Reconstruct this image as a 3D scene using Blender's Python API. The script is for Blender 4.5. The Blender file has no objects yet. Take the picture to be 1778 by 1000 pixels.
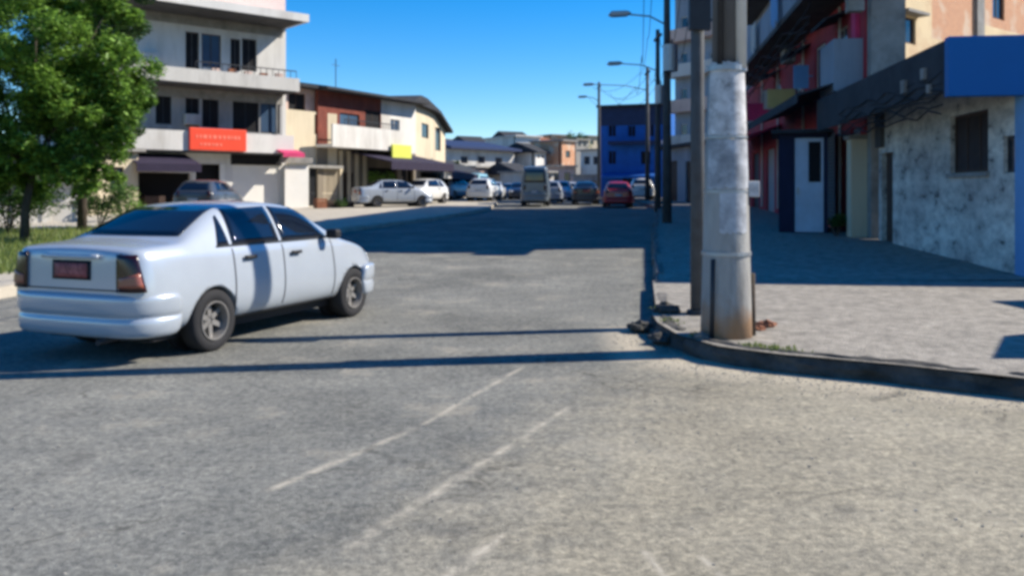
import bpy, bmesh, math, random
from mathutils import Vector, Matrix
from mathutils.bvhtree import BVHTree
from mathutils import noise as mnoise
random.seed(11)
sc = bpy.context.scene
COL = sc.collection
# ---------------------------------------------------------------- camera, light
F, CX, HY, CH = 1500.0, 889.0, 333.0, 1.55       # focal length in photo pixels, centre column, eye-level row, eye height
cd = bpy.data.cameras.new('camera'); cam = bpy.data.objects.new('camera', cd); COL.objects.link(cam)
cam.location = (0, 0, CH); cam.rotation_euler = (math.pi/2, 0, 0)
cd.sensor_width = 36; cd.lens = 36*F/1778; cd.shift_y = -(500-HY)/1778
cd.clip_end = 6000; cd.clip_start = 0.05
sc.camera = cam
sc.cycles.filter_width = 3.6                     # soft lens: the photo is a small, soft picture
SUN_EL, SUN_AZ = math.radians(38), math.atan2(.98, .165)
w = bpy.data.worlds.new('World'); sc.world = w; w.use_nodes = True
nt = w.node_tree; bg = nt.nodes['Background']
sky = nt.nodes.new('ShaderNodeTexSky'); sky.sky_type = 'NISHITA'; sky.sun_disc = False
sky.sun_elevation = SUN_EL; sky.sun_rotation = SUN_AZ
sky.air_density = 1.0; sky.dust_density = 0.0; sky.ozone_density = 5.0; sky.altitude = 300
hs = nt.nodes.new('ShaderNodeHueSaturation'); hs.inputs['Saturation'].default_value = 1.42; hs.inputs['Hue'].default_value = .504; hs.inputs['Value'].default_value = 1.0
nt.links.new(sky.outputs[0], hs.inputs['Color']); nt.links.new(hs.outputs[0], bg.inputs[0]); bg.inputs[1].default_value = 0.112
sd = bpy.data.lights.new('sun', 'SUN'); sun = bpy.data.objects.new('sun', sd); COL.objects.link(sun)
sd.energy = 5.0; sd.angle = math.radians(0.5); sd.color = (1, .92, .80)
sv = Vector((math.sin(SUN_AZ)*math.cos(SUN_EL), math.cos(SUN_AZ)*math.cos(SUN_EL), math.sin(SUN_EL)))
sun.rotation_euler = sv.to_track_quat('Z', 'Y').to_euler()
sc.view_settings.view_transform = 'Standard'; sc.view_settings.look = 'None'
sc.view_settings.gamma = 1; sc.view_settings.exposure = 0.70
# ---------------------------------------------------------------- helpers
def at(px, Y): return (px-CX)/F*Y
def zat(py, Y): return CH + (HY-py)/F*Y
def g(y):                                        # road height: level, then a gentle climb
    if y < 13: return 0.0
    if y < 62: return 0.018*(y-13)
    return 0.882
MATS = {}
def mat(name, col, rough=.85, var=.12, scale=3.0, bump=.15, dirt=None, dirt_amt=.35, metal=0, spec=.3, streak=False, fine=60):
    if name in MATS: return MATS[name]
    m = bpy.data.materials.new(name); m.use_nodes = True; MATS[name] = m
    t = m.node_tree; b = t.nodes['Principled BSDF']
    tc = t.nodes.new('ShaderNodeTexCoord'); mp = t.nodes.new('ShaderNodeMapping')
    t.links.new(tc.outputs['Object'], mp.inputs[0])
    if streak: mp.inputs['Scale'].default_value = (1, 1, .22)
    n1 = t.nodes.new('ShaderNodeTexNoise'); n1.inputs['Scale'].default_value = scale; n1.inputs['Detail'].default_value = 6; n1.inputs['Roughness'].default_value = .62
    t.links.new(mp.outputs[0], n1.inputs[0])
    r = t.nodes.new('ShaderNodeValToRGB'); e = r.color_ramp.elements
    e[0].position = .3; e[1].position = .72
    e[0].color = [max(0, c*(1-var)) for c in col]+[1]; e[1].color = [min(1, c*(1+var)) for c in col]+[1]
    t.links.new(n1.outputs[0], r.inputs[0]); out = r.outputs[0]
    if dirt:
        n2 = t.nodes.new('ShaderNodeTexNoise'); n2.inputs['Scale'].default_value = scale*.45; n2.inputs['Detail'].default_value = 8; n2.inputs['Roughness'].default_value = .7
        t.links.new(mp.outputs[0], n2.inputs[0])
        r2 = t.nodes.new('ShaderNodeValToRGB'); r2.color_ramp.elements[0].position = .5; r2.color_ramp.elements[1].position = .68
        r2.color_ramp.elements[1].color = (dirt_amt,)*3+(1,)
        t.links.new(n2.outputs[0], r2.inputs[0])
        mx = t.nodes.new('ShaderNodeMixRGB'); mx.inputs[2].default_value = list(dirt)+[1]
        t.links.new(r2.outputs[0], mx.inputs[0]); t.links.new(out, mx.inputs[1]); out = mx.outputs[0]
    t.links.new(out, b.inputs['Base Color'])
    b.inputs['Roughness'].default_value = rough; b.inputs['Metallic'].default_value = metal
    b.inputs['Specular IOR Level'].default_value = spec
    if bump:
        n3 = t.nodes.new('ShaderNodeTexNoise'); n3.inputs['Scale'].default_value = fine; n3.inputs['Detail'].default_value = 4
        t.links.new(tc.outputs['Object'], n3.inputs[0])
        bp = t.nodes.new('ShaderNodeBump'); bp.inputs['Strength'].default_value = bump; bp.inputs['Distance'].default_value = .02
        t.links.new(n3.outputs[0], bp.inputs['Height']); t.links.new(bp.outputs[0], b.inputs['Normal'])
    return m
def brickmat(name, c1, c2, mortar, scale=4.0):
    m = mat(name, c1, .9, .1); t = m.node_tree; b = t.nodes['Principled BSDF']
    tc = t.nodes.new('ShaderNodeTexCoord'); sp = t.nodes.new('ShaderNodeSeparateXYZ'); cb = t.nodes.new('ShaderNodeCombineXYZ')
    ad = t.nodes.new('ShaderNodeMath'); ad.operation = 'ADD'
    t.links.new(tc.outputs['Object'], sp.inputs[0]); t.links.new(sp.outputs[0], ad.inputs[0]); t.links.new(sp.outputs[1], ad.inputs[1])
    t.links.new(ad.outputs[0], cb.inputs[0]); t.links.new(sp.outputs[2], cb.inputs[1])
    bt = t.nodes.new('ShaderNodeTexBrick'); bt.inputs['Scale'].default_value = scale
    bt.inputs['Color1'].default_value = list(c1)+[1]; bt.inputs['Color2'].default_value = list(c2)+[1]; bt.inputs['Mortar'].default_value = list(mortar)+[1]
    bt.inputs['Mortar Size'].default_value = .03
    t.links.new(cb.outputs[0], bt.inputs[0])
    n = t.nodes.new('ShaderNodeTexNoise'); n.inputs['Scale'].default_value = .9; n.inputs['Detail'].default_value = 7
    t.links.new(tc.outputs['Object'], n.inputs[0])
    r = t.nodes.new('ShaderNodeValToRGB'); r.color_ramp.elements[0].position = .52; r.color_ramp.elements[1].position = .62
    t.links.new(n.outputs[0], r.inputs[0])
    mx = t.nodes.new('ShaderNodeMixRGB'); mx.inputs[2].default_value = list(mortar)+[1]
    t.links.new(r.outputs[0], mx.inputs[0]); t.links.new(bt.outputs[0], mx.inputs[1]); t.links.new(mx.outputs[0], b.inputs['Base Color'])
    return m
class MB:
    def __init__(s): s.v = []; s.f = []
    def quad(s, *p):
        i = len(s.v); s.v += [tuple(q) for q in p]; s.f.append(tuple(range(i, i+len(p))))
    def box(s, x0, x1, y0, y1, z0, z1, jit=0):
        i = len(s.v)
        for z in (z0, z1):
            for x, y in ((x0, y0), (x1, y0), (x1, y1), (x0, y1)):
                s.v.append((x+random.uniform(-jit, jit), y+random.uniform(-jit, jit), z+random.uniform(-jit, jit)))
        s.f += [(i, i+3, i+2, i+1), (i+4, i+5, i+6, i+7)]+[(i+k, i+(k+1) % 4, i+4+(k+1) % 4, i+4+k) for k in range(4)]
        return s
    def prism(s, poly, z0, z1, ax='z'):          # extrude a polygon; ax gives the axis of extrusion
        n = len(poly); i = len(s.v)
        for z in (z0, z1):
            for a, b in poly:
                s.v.append({'z': (a, b, z), 'x': (z, a, b), 'y': (a, z, b)}[ax])
        s.f.append(tuple(range(i+n-1, i-1, -1))); s.f.append(tuple(range(i+n, i+2*n)))
        s.f += [(i+k, i+(k+1) % n, i+n+(k+1) % n, i+n+k) for k in range(n)]
        return s
    def tube(s, pts, rads, n=10, cap=True):
        pts = [Vector(p) for p in pts]; rings = []
        if not hasattr(rads, '__len__'): rads = [rads]*len(pts)
        for k, p in enumerate(pts):
            d = (pts[min(k+1, len(pts)-1)]-pts[max(k-1, 0)]).normalized()
            a = d.cross(Vector((0, 0, 1)) if abs(d.z) < .95 else Vector((1, 0, 0))).normalized(); b = d.cross(a)
            rings.append(len(s.v))
            for j in range(n):
                t = 2*math.pi*j/n; s.v.append(tuple(p+(a*math.cos(t)+b*math.sin(t))*rads[k]))
        for k in range(len(pts)-1):
            for j in range(n):
                s.f.append((rings[k]+j, rings[k]+(j+1) % n, rings[k+1]+(j+1) % n, rings[k+1]+j))
        if cap:
            s.f.append(tuple(rings[0]+j for j in range(n-1, -1, -1))); s.f.append(tuple(rings[-1]+j for j in range(n)))
        return s
    def build(s, name, m, parent=None, smooth=False, bevel=0, loc=None):
        me = bpy.data.meshes.new(name); me.from_pydata(s.v, [], s.f)
        bm = bmesh.new(); bm.from_mesh(me); bmesh.ops.recalc_face_normals(bm, faces=bm.faces)
        bm.to_mesh(me); bm.free()
        me.materials.append(m)
        if smooth: me.polygons.foreach_set('use_smooth', [True]*len(me.polygons))
        o = bpy.data.objects.new(name, me); COL.objects.link(o)
        if parent: o.parent = parent
        if loc: o.location = loc
        if bevel:
            b = o.modifiers.new('bevel', 'BEVEL'); b.width = bevel; b.segments = 2; b.limit_method = 'ANGLE'
        return o
def tag(o, label=None, cat=None, group=None, kind=None):
    for k, v in (('label', label), ('category', cat), ('group', group), ('kind', kind)):
        if v: o[k] = v
    return o
def empty(name, loc, rz=0, label=None, cat=None, group=None):
    o = bpy.data.objects.new(name, None); COL.objects.link(o); o.location = loc; o.rotation_euler.z = rz
    o.empty_display_size = .3
    return tag(o, label, cat, group)
def copy_tree(o, parent=None):
    c = o.copy(); COL.objects.link(c)
    if parent: c.parent = parent
    for ch in o.children: copy_tree(ch, c)
    return c
def struct(o): o['kind'] = 'structure'; return o
# ---------------------------------------------------------------- materials
M = {}
M['white'] = mat('white paint', (.62, .60, .56), .8, .08, 1.2, .1, (.30, .27, .23), .55, streak=True)
M['white2'] = mat('weathered white', (.52, .50, .46), .85, .1, 1.5, .15, (.20, .18, .16), .7, streak=True)
M['shutter'] = mat('white shutter', (.70, .68, .63), .6, .04, 2, .05)
M['cream'] = mat('cream paint', (.58, .50, .36), .85, .1, 1.4, .12, (.30, .24, .17), .5, streak=True)
M['beige'] = mat('beige paint', (.50, .43, .32), .85, .1, 1.4, .12, (.25, .2, .15), .5, streak=True)
M['yellow'] = mat('yellow ochre', (.55, .44, .18), .85, .1, 2, .12, (.3, .25, .12), .4)
M['yellow_sign'] = mat('yellow sign paint', (.60, .62, .10), .6, .08)
M['pink'] = mat('pinkish plaster', (.55, .40, .34), .85, .1, 2, .12, (.3, .2, .16), .4)
M['red_wall'] = mat('dark red paint', (.34, .035, .05), .8, .2, 1.2, .1, (.10, .03, .035), .6, streak=True)
M['magenta'] = mat('crimson paint', (.55, .045, .14), .75, .15, 2)
M['brickred'] = mat('reddish wall', (.17, .045, .03), .85, .3, 2, .15, (.12, .06, .05), .5)
M['red_sign'] = mat('orange red sign', (.80, .07, .03), .5, .06)
M['sign_paint'] = mat('sign letter paint', (.85, .20, .13), .6, .03)
M['blue'] = mat('glossy blue paint', (.002, .105, .33), .6, .05, 1.5, .03)
M['dblue'] = mat('deep blue paint', (.008, .10, .38), .7, .2, 1.5)
M['lblue'] = mat('light blue paint', (.14, .32, .58), .7, .1, 2)
M['navy'] = mat('navy sheet', (.02, .035, .09), .7, .15, 2)
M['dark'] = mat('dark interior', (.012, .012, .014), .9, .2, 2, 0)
M['darkroof'] = mat('dark fibre roof', (.035, .037, .042), .9, .3, 2)
M['shade_soffit'] = mat('shade dark concrete', (.07, .07, .072), .9, .3, 2)  # darkness of the slab undersides painted in; also used as general dark concrete
M['concrete'] = mat('grey concrete', (.27, .26, .24), .92, .2, 3, .3, (.12, .11, .1), .6)
M['greyblue'] = mat('grey blue plaster', (.24, .28, .33), .85, .12, 1.5, .1, (.1, .11, .13), .6, streak=True)
M['steel'] = mat('galvanised steel', (.35, .36, .37), .45, .1, 8, .02, metal=.7)
M['dsteel'] = mat('dark steel', (.035, .037, .042), .5, .15, 8, .02, metal=.3)
M['wood'] = mat('dark brown wood', (.055, .033, .024), .7, .25, 6)
M['purple'] = mat('purple grey canvas', (.026, .02, .042), .85, .15, 3)
M['tile'] = mat('clay tile', (.24, .10, .055), .9, .25, 5)
M['green'] = mat('green canvas', (.10, .20, .03), .8, .15, 3)
M['glass'] = mat('window glass', (.018, .026, .04), .08, .1, 2, 0, spec=.6)
M['bglass'] = mat('blue window glass', (.05, .085, .14), .12, .1, 2, 0, spec=.6)
M['bark'] = mat('bark', (.07, .055, .042), .95, .3, 8, .5)
M['kerb'] = mat('rough kerb stone', (.07, .066, .06), .95, .5, 4, .9, (.022, .024, .02), .9, fine=20)  # darkened to paint in the shade on the kerb face
M['kerb2'] = mat('kerb stone', (.15, .14, .125), .95, .3, 5, .6)
brickmat('orange brick', (.60, .26, .12), (.50, .20, .09), (.62, .46, .33)); M['brick'] = MATS['orange brick']
M['lit'] = mat('sand plaster', (.72, .56, .34), .9, .1, 1.1, .2, (.52, .30, .17), .8)
def road_mat():
    m = bpy.data.materials.new('worn asphalt'); m.use_nodes = True; t = m.node_tree; b = t.nodes['Principled BSDF']
    N = t.nodes.new; L = t.links.new
    tc = N('ShaderNodeTexCoord'); sep = N('ShaderNodeSeparateXYZ'); L(tc.outputs['Object'], sep.inputs[0])
    def math_(op, a, b_=None, c=None, clamp=False):
        n = N('ShaderNodeMath'); n.operation = op; n.use_clamp = clamp
        for i, v in enumerate((a, b_, c)):
            if v is None: continue
            if isinstance(v, (int, float)): n.inputs[i].default_value = v
            else: L(v, n.inputs[i])
        return n.outputs[0]
    def noise(scale, detail=5, rough=.6):
        n = N('ShaderNodeTexNoise'); n.inputs['Scale'].default_value = scale; n.inputs['Detail'].default_value = detail; n.inputs['Roughness'].default_value = rough
        L(tc.outputs['Object'], n.inputs[0]); return n.outputs[0]
    def ramp(v, p0, c0, p1, c1):
        r = N('ShaderNodeValToRGB'); r.color_ramp.elements[0].position = p0; r.color_ramp.elements[1].position = p1
        r.color_ramp.elements[0].color = list(c0)+[1]; r.color_ramp.elements[1].color = list(c1)+[1]; L(v, r.inputs[0]); return r.outputs[0]
    def mix(f, a, b_, mode='MIX'):
        n = N('ShaderNodeMixRGB'); n.blend_type = mode
        for i, v in enumerate((f, a, b_)):
            if isinstance(v, (int, float)): n.inputs[i].default_value = v
            elif isinstance(v, tuple): n.inputs[i].default_value = list(v)+[1]
            else: L(v, n.inputs[i])
        return n.outputs[0]
    X, Y = sep.outputs[0], sep.outputs[1]
    big = noise(.55, 5); med = noise(3.2, 6, .7); fine = noise(38, 4, .75); fine2 = noise(120, 2)
    asph = ramp(big, .35, (.155, .155, .145), .65, (.235, .233, .215))
    conc = ramp(big, .35, (.265, .24, .19), .65, (.355, .322, .255))
    # which side: beige worn patch to the right of a slanting joint, and the side street
    sd_ = math_('SUBTRACT', X, math_('MULTIPLY', math_('SUBTRACT', Y, 5.9), .42))
    sd_ = math_('ADD', sd_, math_('MULTIPLY', math_('SUBTRACT', med, .5), 1.3))
    lim = math_('MULTIPLY', math_('SUBTRACT', 13, Y), .25, clamp=True)
    side = math_('MULTIPLY', math_('SMOOTH_MIN', math_('MULTIPLY', math_('ADD', sd_, .2), .7, clamp=True), 1, .1), lim)
    base = mix(side, asph, conc)
    base = mix(.9, base, ramp(med, .36, (.86, .87, .88), .64, (1.12, 1.11, 1.08)), 'MULTIPLY')
    base = mix(.8, base, ramp(noise(17, 5, .75), .38, (.60, .61, .62), .62, (1.36, 1.35, 1.30)), 'MULTIPLY')
    base = mix(.9, base, ramp(fine, .32, (.62, .62, .62), .68, (1.3, 1.3, 1.28)), 'MULTIPLY')
    base = mix(.7, base, ramp(fine2, .3, (.75, .75, .75), .7, (1.2, 1.2, 1.2)), 'MULTIPLY')
    def vor(scale):
        n = N('ShaderNodeTexVoronoi'); n.feature = 'DISTANCE_TO_EDGE'; n.inputs['Scale'].default_value = scale; n.inputs['Randomness'].default_value = 1
        va = N('ShaderNodeVectorMath'); va.operation = 'ADD'; nz = N('ShaderNodeTexNoise'); nz.inputs['Scale'].default_value = 2.2; nz.inputs['Detail'].default_value = 6
        L(tc.outputs['Object'], nz.inputs[0]); L(tc.outputs['Object'], va.inputs[0]); L(nz.outputs['Color'], va.inputs[1]); L(va.outputs[0], n.inputs['Vector']); return n.outputs[0]
    crack = ramp(vor(.55), .0, (1, 1, 1), .014, (0, 0, 0)); cm = ramp(noise(.8, 3), .48, (0, 0, 0), .6, (.75,)*3)
    base = mix(math_('MULTIPLY', crack, cm), base, (.06, .058, .052))
    base = mix(ramp(noise(1.1, 7, .7), .56, (0, 0, 0), .66, (.5,)*3), base, (.34, .305, .24))      # dusty patches
    base = mix(ramp(noise(1.7, 6, .65), .60, (0, 0, 0), .70, (.55,)*3), base, (.085, .083, .078))    # oil and tar stains
    # pale worn lines (distance to a segment)
    def seg(x0, y0, x1, y1, wd):
        dx, dy = x1-x0, y1-y0; L2 = dx*dx+dy*dy; ln = math.sqrt(L2)
        tt = math_('MULTIPLY', math_('ADD', math_('MULTIPLY', math_('SUBTRACT', X, x0), dx), math_('MULTIPLY', math_('SUBTRACT', Y, y0), dy)), 1/L2)
        dist = math_('ABSOLUTE', math_('MULTIPLY', math_('SUBTRACT', math_('MULTIPLY', math_('SUBTRACT', X, x0), dy), math_('MULTIPLY', math_('SUBTRACT', Y, y0), dx)), 1/ln))
        dist = math_('ADD', dist, math_('MULTIPLY', math_('SUBTRACT', med, .5), wd*.8))
        a = math_('SUBTRACT', 1, math_('DIVIDE', dist, wd), clamp=True)
        e = math_('MULTIPLY', math_('MULTIPLY', tt, 12, clamp=True), math_('MULTIPLY', math_('SUBTRACT', 1, tt), 12, clamp=True))
        return math_('MULTIPLY', a, e)
    ms = None
    for s_ in ((-1.28, 4.45, -.62, 5.7, .05), (-.62, 5.7, .12, 7.7, .04), (-.72, 3.75, .02, 5.35, .055), (.02, 5.35, .42, 6.25, .04), (-.35, 3.3, -.02, 3.95, .05), (.63, 3.4, .57, 3.75, .03), (.86, 3.42, .80, 3.7, .03)):
        q = seg(*s_); ms = q if ms is None else math_('MAXIMUM', ms, q)
    ms = math_('MULTIPLY', ms, ramp(noise(6, 6, .75), .42, (.12,)*3, .6, (.95,)*3))
    base = mix(ms, base, (.50, .45, .36))
    # sandy dust along the kerb of the corner
    def kd(x0, y0, x1, y1, wd): return seg(x0, y0, x1, y1, wd)
    ds = None
    for s_ in ((1.3, 8.0, 2.2, 7.35, .55), (2.2, 7.35, 3.1, 6.85, .5), (3.1, 6.85, 5.2, 5.6, .5), (1.15, 7.8, 1.25, 10.0, .35)):
        q = kd(*s_); ds = q if ds is None else math_('MAXIMUM', ds, q)
    base = mix(math_('MULTIPLY', ds, .85, clamp=True), base, (.48, .42, .32))
    L(base, b.inputs['Base Color']); b.inputs['Roughness'].default_value = .95; b.inputs['Specular IOR Level'].default_value = .12
    bp = N('ShaderNodeBump'); bp.inputs['Strength'].default_value = .6; bp.inputs['Distance'].default_value = .012
    L(math_('ADD', fine, fine2), bp.inputs['Height']); L(bp.outputs[0], b.inputs['Normal'])
    return m
M['road'] = road_mat()
M['pave'] = mat('dusty pavement', (.285, .26, .22), .95, .38, 7, .8, (.15, .14, .12), .8, fine=40)
M['pave_far'] = mat('pale pavement', (.42, .38, .31), .95, .15, 2.2, .4)
M['earth'] = mat('dry earth', (.17, .14, .10), .98, .3, .6, .3)
M['grassbase'] = mat('verge earth', (.10, .12, .035), .98, .4, 1.5, .4)
def stone_mat():
    m = mat('mottled whitewashed stone', (.40, .41, .43), .92, .12, 3, .3); t = m.node_tree; b = t.nodes['Principled BSDF']
    tc0 = t.nodes.new('ShaderNodeTexCoord'); tc = t.nodes.new('ShaderNodeMapping'); tc.inputs['Scale'].default_value = (.55, 1, 1); t.links.new(tc0.outputs['Object'], tc.inputs[0])
    v = t.nodes.new('ShaderNodeTexNoise'); v.inputs['Scale'].default_value = 3.4; v.inputs['Detail'].default_value = 8; v.inputs['Roughness'].default_value = .72; v.inputs['Distortion'].default_value = .1
    t.links.new(tc.outputs[0], v.inputs[0])
    r = t.nodes.new('ShaderNodeValToRGB'); e = r.color_ramp.elements
    e[0].position = .34; e[0].color = (.045, .05, .06, 1); e[1].position = .60; e[1].color = (.80, .76, .67, 1)
    k = e.new(.43); k.color = (.50, .48, .43, 1)
    t.links.new(v.outputs[0], r.inputs[0])
    n = t.nodes.new('ShaderNodeTexNoise'); n.inputs['Scale'].default_value = .8; n.inputs['Detail'].default_value = 3
    t.links.new(tc.outputs[0], n.inputs[0])
    r2 = t.nodes.new('ShaderNodeValToRGB'); r2.color_ramp.elements[0].position = .35; r2.color_ramp.elements[0].color = (.62, .60, .62, 1); r2.color_ramp.elements[1].position = .62
    t.links.new(n.outputs[0], r2.inputs[0])
    mx = t.nodes.new('ShaderNodeMixRGB'); mx.blend_type = 'MULTIPLY'; mx.inputs[0].default_value = 1
    t.links.new(r.outputs[0], mx.inputs[1]); t.links.new(r2.outputs[0], mx.inputs[2]); t.links.new(mx.outputs[0], b.inputs['Base Color'])
    return m
M['stone'] = stone_mat()
def pole_mat():
    m = mat('pole concrete', (.33, .32, .30), .85, .25, 5, .3, (.11, .105, .10), .8, streak=True); t = m.node_tree; b = t.nodes['Principled BSDF']
    tc = t.nodes.new('ShaderNodeTexCoord'); s = t.nodes.new('ShaderNodeSeparateXYZ'); t.links.new(tc.outputs['Object'], s.inputs[0])
    n = t.nodes.new('ShaderNodeTexNoise'); n.inputs['Scale'].default_value = 4.5; n.inputs['Detail'].default_value = 5
    t.links.new(tc.outputs['Object'], n.inputs[0])
    # rust and red earth splashed up to about 0.7 m
    mt = t.nodes.new('ShaderNodeMath'); mt.operation = 'MULTIPLY_ADD'; mt.inputs[1].default_value = -1.5; mt.inputs[2].default_value = .52
    t.links.new(s.outputs[2], mt.inputs[0])
    ad = t.nodes.new('ShaderNodeMath'); ad.operation = 'ADD'; t.links.new(mt.outputs[0], ad.inputs[0]); t.links.new(n.outputs[0], ad.inputs[1])
    r = t.nodes.new('ShaderNodeValToRGB'); r.color_ramp.elements[0].position = .48; r.color_ramp.elements[1].position = .9; r.color_ramp.elements[1].color = (.8, .8, .8, 1)
    t.links.new(ad.outputs[0], r.inputs[0])
    old = b.inputs['Base Color'].links[0].from_socket
    mx = t.nodes.new('ShaderNodeMixRGB'); mx.inputs[2].default_value = (.30, .16, .07, 1)
    t.links.new(r.outputs[0], mx.inputs[0]); t.links.new(old, mx.inputs[1]); t.links.new(mx.outputs[0], b.inputs['Base Color'])
    return m
M['pole'] = pole_mat()
M['paper'] = mat('weathered posters', (.50, .49, .49), .85, .35, 10, .15, (.13, .13, .13), .95)
M['paper2'] = mat('older posters', (.38, .39, .41), .85, .35, 7, .15, (.15, .16, .18), .85)
# ---------------------------------------------------------------- ground, road, pavements
def lerp_poly(pts, y):
    for (x0, y0), (x1, y1) in zip(pts, pts[1:]):
        if y0 <= y <= y1: return x0+(x1-x0)*(y-y0)/(y1-y0)
    return pts[0][0] if y < pts[0][1] else pts[-1][0]
def hill_h(x, y):
    if y < 100: return 0
    t = min(1, (y-100)/160); h = 10*t*t*(3-2*t)
    return h*(.85+.25*math.sin(x*.021+1.2))
gm = MB()
ys = [-60, -20, 0, 8, 13, 20, 30, 40, 50, 62, 80, 100]+list(range(110, 300, 14))+[320, 380, 500, 900, 2500]
xs = [-2500, -800, -300, -160]+list(range(-120, 125, 12))+[160, 300, 800, 2500]
for y in ys:
    for x in xs: gm.v.append((x, y, g(y)-.06+(hill_h(x, y) if y >= 100 else 0)))
W_ = len(xs)
for j in range(len(ys)-1):
    for i in range(W_-1): gm.f.append((j*W_+i, j*W_+i+1, (j+1)*W_+i+1, (j+1)*W_+i))
struct(gm.build('ground', M['earth'], smooth=True))
KL = [(-9.5, -6), (-8.6, 5), (-7.4, 12.4), (-5.7, 26), (-2.9, 35), (-1.2, 44), (-.9, 54), (-2, 70), (-6, 95)]   # left kerb
KR = [(1.72, 10.3), (2.2, 13.5), (4.2, 26), (7.6, 45), (8.2, 58), (6, 75), (2, 95)]                       # right kerb
rd = MB(); yy = [-6+i*1.0 for i in range(102)]
for y in yy:
    xl = lerp_poly(KL, y)-.02
    xr = 16 if y < 10 else lerp_poly(KR, y)+.02
    n = 10
    for k in range(n+1): rd.v.append((xl+(xr-xl)*k/n, y, g(y)))
for j in range(len(yy)-1):
    for k in range(10): rd.f.append((j*11+k, j*11+k+1, (j+1)*11+k+1, (j+1)*11+k))
struct(rd.build('road', M['road'], smooth=True))
KH = .16
def slab(name, left, right, m, y0, y1, step=1.0, h=KH):
    b = MB(); ys_ = []; y = y0
    while y < y1: ys_.append(y); y += step
    ys_.append(y1)
    for y in ys_:
        a, c = left(y), right(y); z = g(y)+h
        for k in range(7): b.v.append((a+(c-a)*k/6, y, z+.012*mnoise.noise(Vector((a+(c-a)*k/6, y, 0)))))
    for j in range(len(ys_)-1):
        for k in range(6): b.f.append((j*7+k, j*7+k+1, (j+1)*7+k+1, (j+1)*7+k))
    return struct(b.build(name, m, smooth=True))
# corner pavement on the right
CORN = [(14, 1.6), (8, 4.55), (5.2, 5.82), (3.83, 6.46), (3.09, 6.98), (2.3, 7.42), (1.86, 7.8), (1.62, 8.4), (1.55, 9.2), (1.60, 9.9), (1.72, 10.3)]
cb = MB()
poly = CORN+[(2.2, 13.5), (14, 13.5)]
top = [(x, y, KH+(.0)) for x, y in poly]
cb.f.append(tuple(range(len(top)))); cb.v += top
o = cb.build('pavement', M['pave'])
bm = bmesh.new(); bm.from_mesh(o.data); bmesh.ops.triangulate(bm, faces=bm.faces); bm.to_mesh(o.data); bm.free(); struct(o)
slab('pavement', lambda y: lerp_poly(KR, y)+.1, lambda y: 18, M['pave'], 13.5, 95)
slab('pavement', lambda y: -40, lambda y: lerp_poly(KL, y)-.12, M['pave_far'], 27, 95)
slab('pavement', lambda y: lerp_poly(KL, y)-1.5, lambda y: lerp_poly(KL, y)-.12, M['pave_far'], -6, 27)
slab('verge', lambda y: -40, lambda y: lerp_poly(KL, y)-1.5, M['grassbase'], -6, 27)
def kerb(pts, side, m, name='kerb', seglen=.9, jit=.018, wd=.16):
    b = MB(); P = [Vector((x, y, 0)) for x, y in pts]
    for a, c in zip(P, P[1:]):
        L = (c-a).length; n = max(1, round(L/seglen)); d = (c-a).normalized(); nn = Vector((d.y, -d.x, 0))*side
        for k in range(n):
            s0 = a+d*(L*k/n+.008); s1 = a+d*(L*(k+1)/n-.008)
            ht = random.uniform(-.015, .02); off = random.uniform(-.02, .02); base = len(b.v)
            for q in (s0, s1):
                zz = g(q.y)
                for w_, z_ in ((0, -.1), (.015, KH-.03+ht), (.045, KH+.004+ht), (wd, KH+.006+ht), (wd, -.1)):
                    p = q+nn*(w_+off); b.v.append((p.x+random.uniform(-jit, jit), p.y+random.uniform(-jit, jit), zz+z_+random.uniform(-jit, jit)*.6))
            for j in range(5): b.f.append((base+j, base+(j+1) % 5, base+5+(j+1) % 5, base+5+j))
            b.f.append(tuple(base+j for j in range(5))); b.f.append(tuple(base+9-j for j in range(5)))
    return struct(b.build(name, m))
def rough_kerb(pts, m):
    b = MB(); P = [Vector((x, y, 0)) for x, y in pts]; S = []
    for a, c in zip(P, P[1:]):
        n = max(2, int((c-a).length/.06)); S += [a.lerp(c, k/n) for k in range(n)]
    S.append(P[-1])
    S = [sum((S[max(0, min(len(S)-1, i+k))] for k in range(-5, 6)), Vector())/11 for i in range(len(S))]
    prof = [(-.02, -.1), (-.015, .03), (.0, KH*.55), (.02, KH-.02), (.07, KH+.012), (.16, KH+.01), (.2, KH-.06)]; q = len(prof)
    for i, p in enumerate(S):
        d = (S[min(i+1, len(S)-1)]-S[max(i-1, 0)]).normalized(); nn = Vector((d.y, -d.x, 0))
        chip = max(0, mnoise.noise(p*2.3)-.08)*.26
        for w_, z_ in prof:
            o1 = mnoise.noise(Vector((p.x*5, p.y*5, z_*14)))*.055; o2 = mnoise.noise(Vector((p.x*7, p.y*7+9, w_*14)))*.022
            v = p+nn*(w_+o1+chip*(z_/KH)); b.v.append((v.x, v.y, z_+(o2-chip*.35 if z_ > .05 else 0)))
    for i in range(len(S)-1):
        for j in range(q-1): b.f.append((i*q+j, i*q+j+1, (i+1)*q+j+1, (i+1)*q+j))
    return struct(b.build('kerb', m))
rough_kerb(CORN, M['kerb'])
kerb(KR, 1, M['kerb2']); kerb(KL, -1, M['pave_far'])
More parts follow.
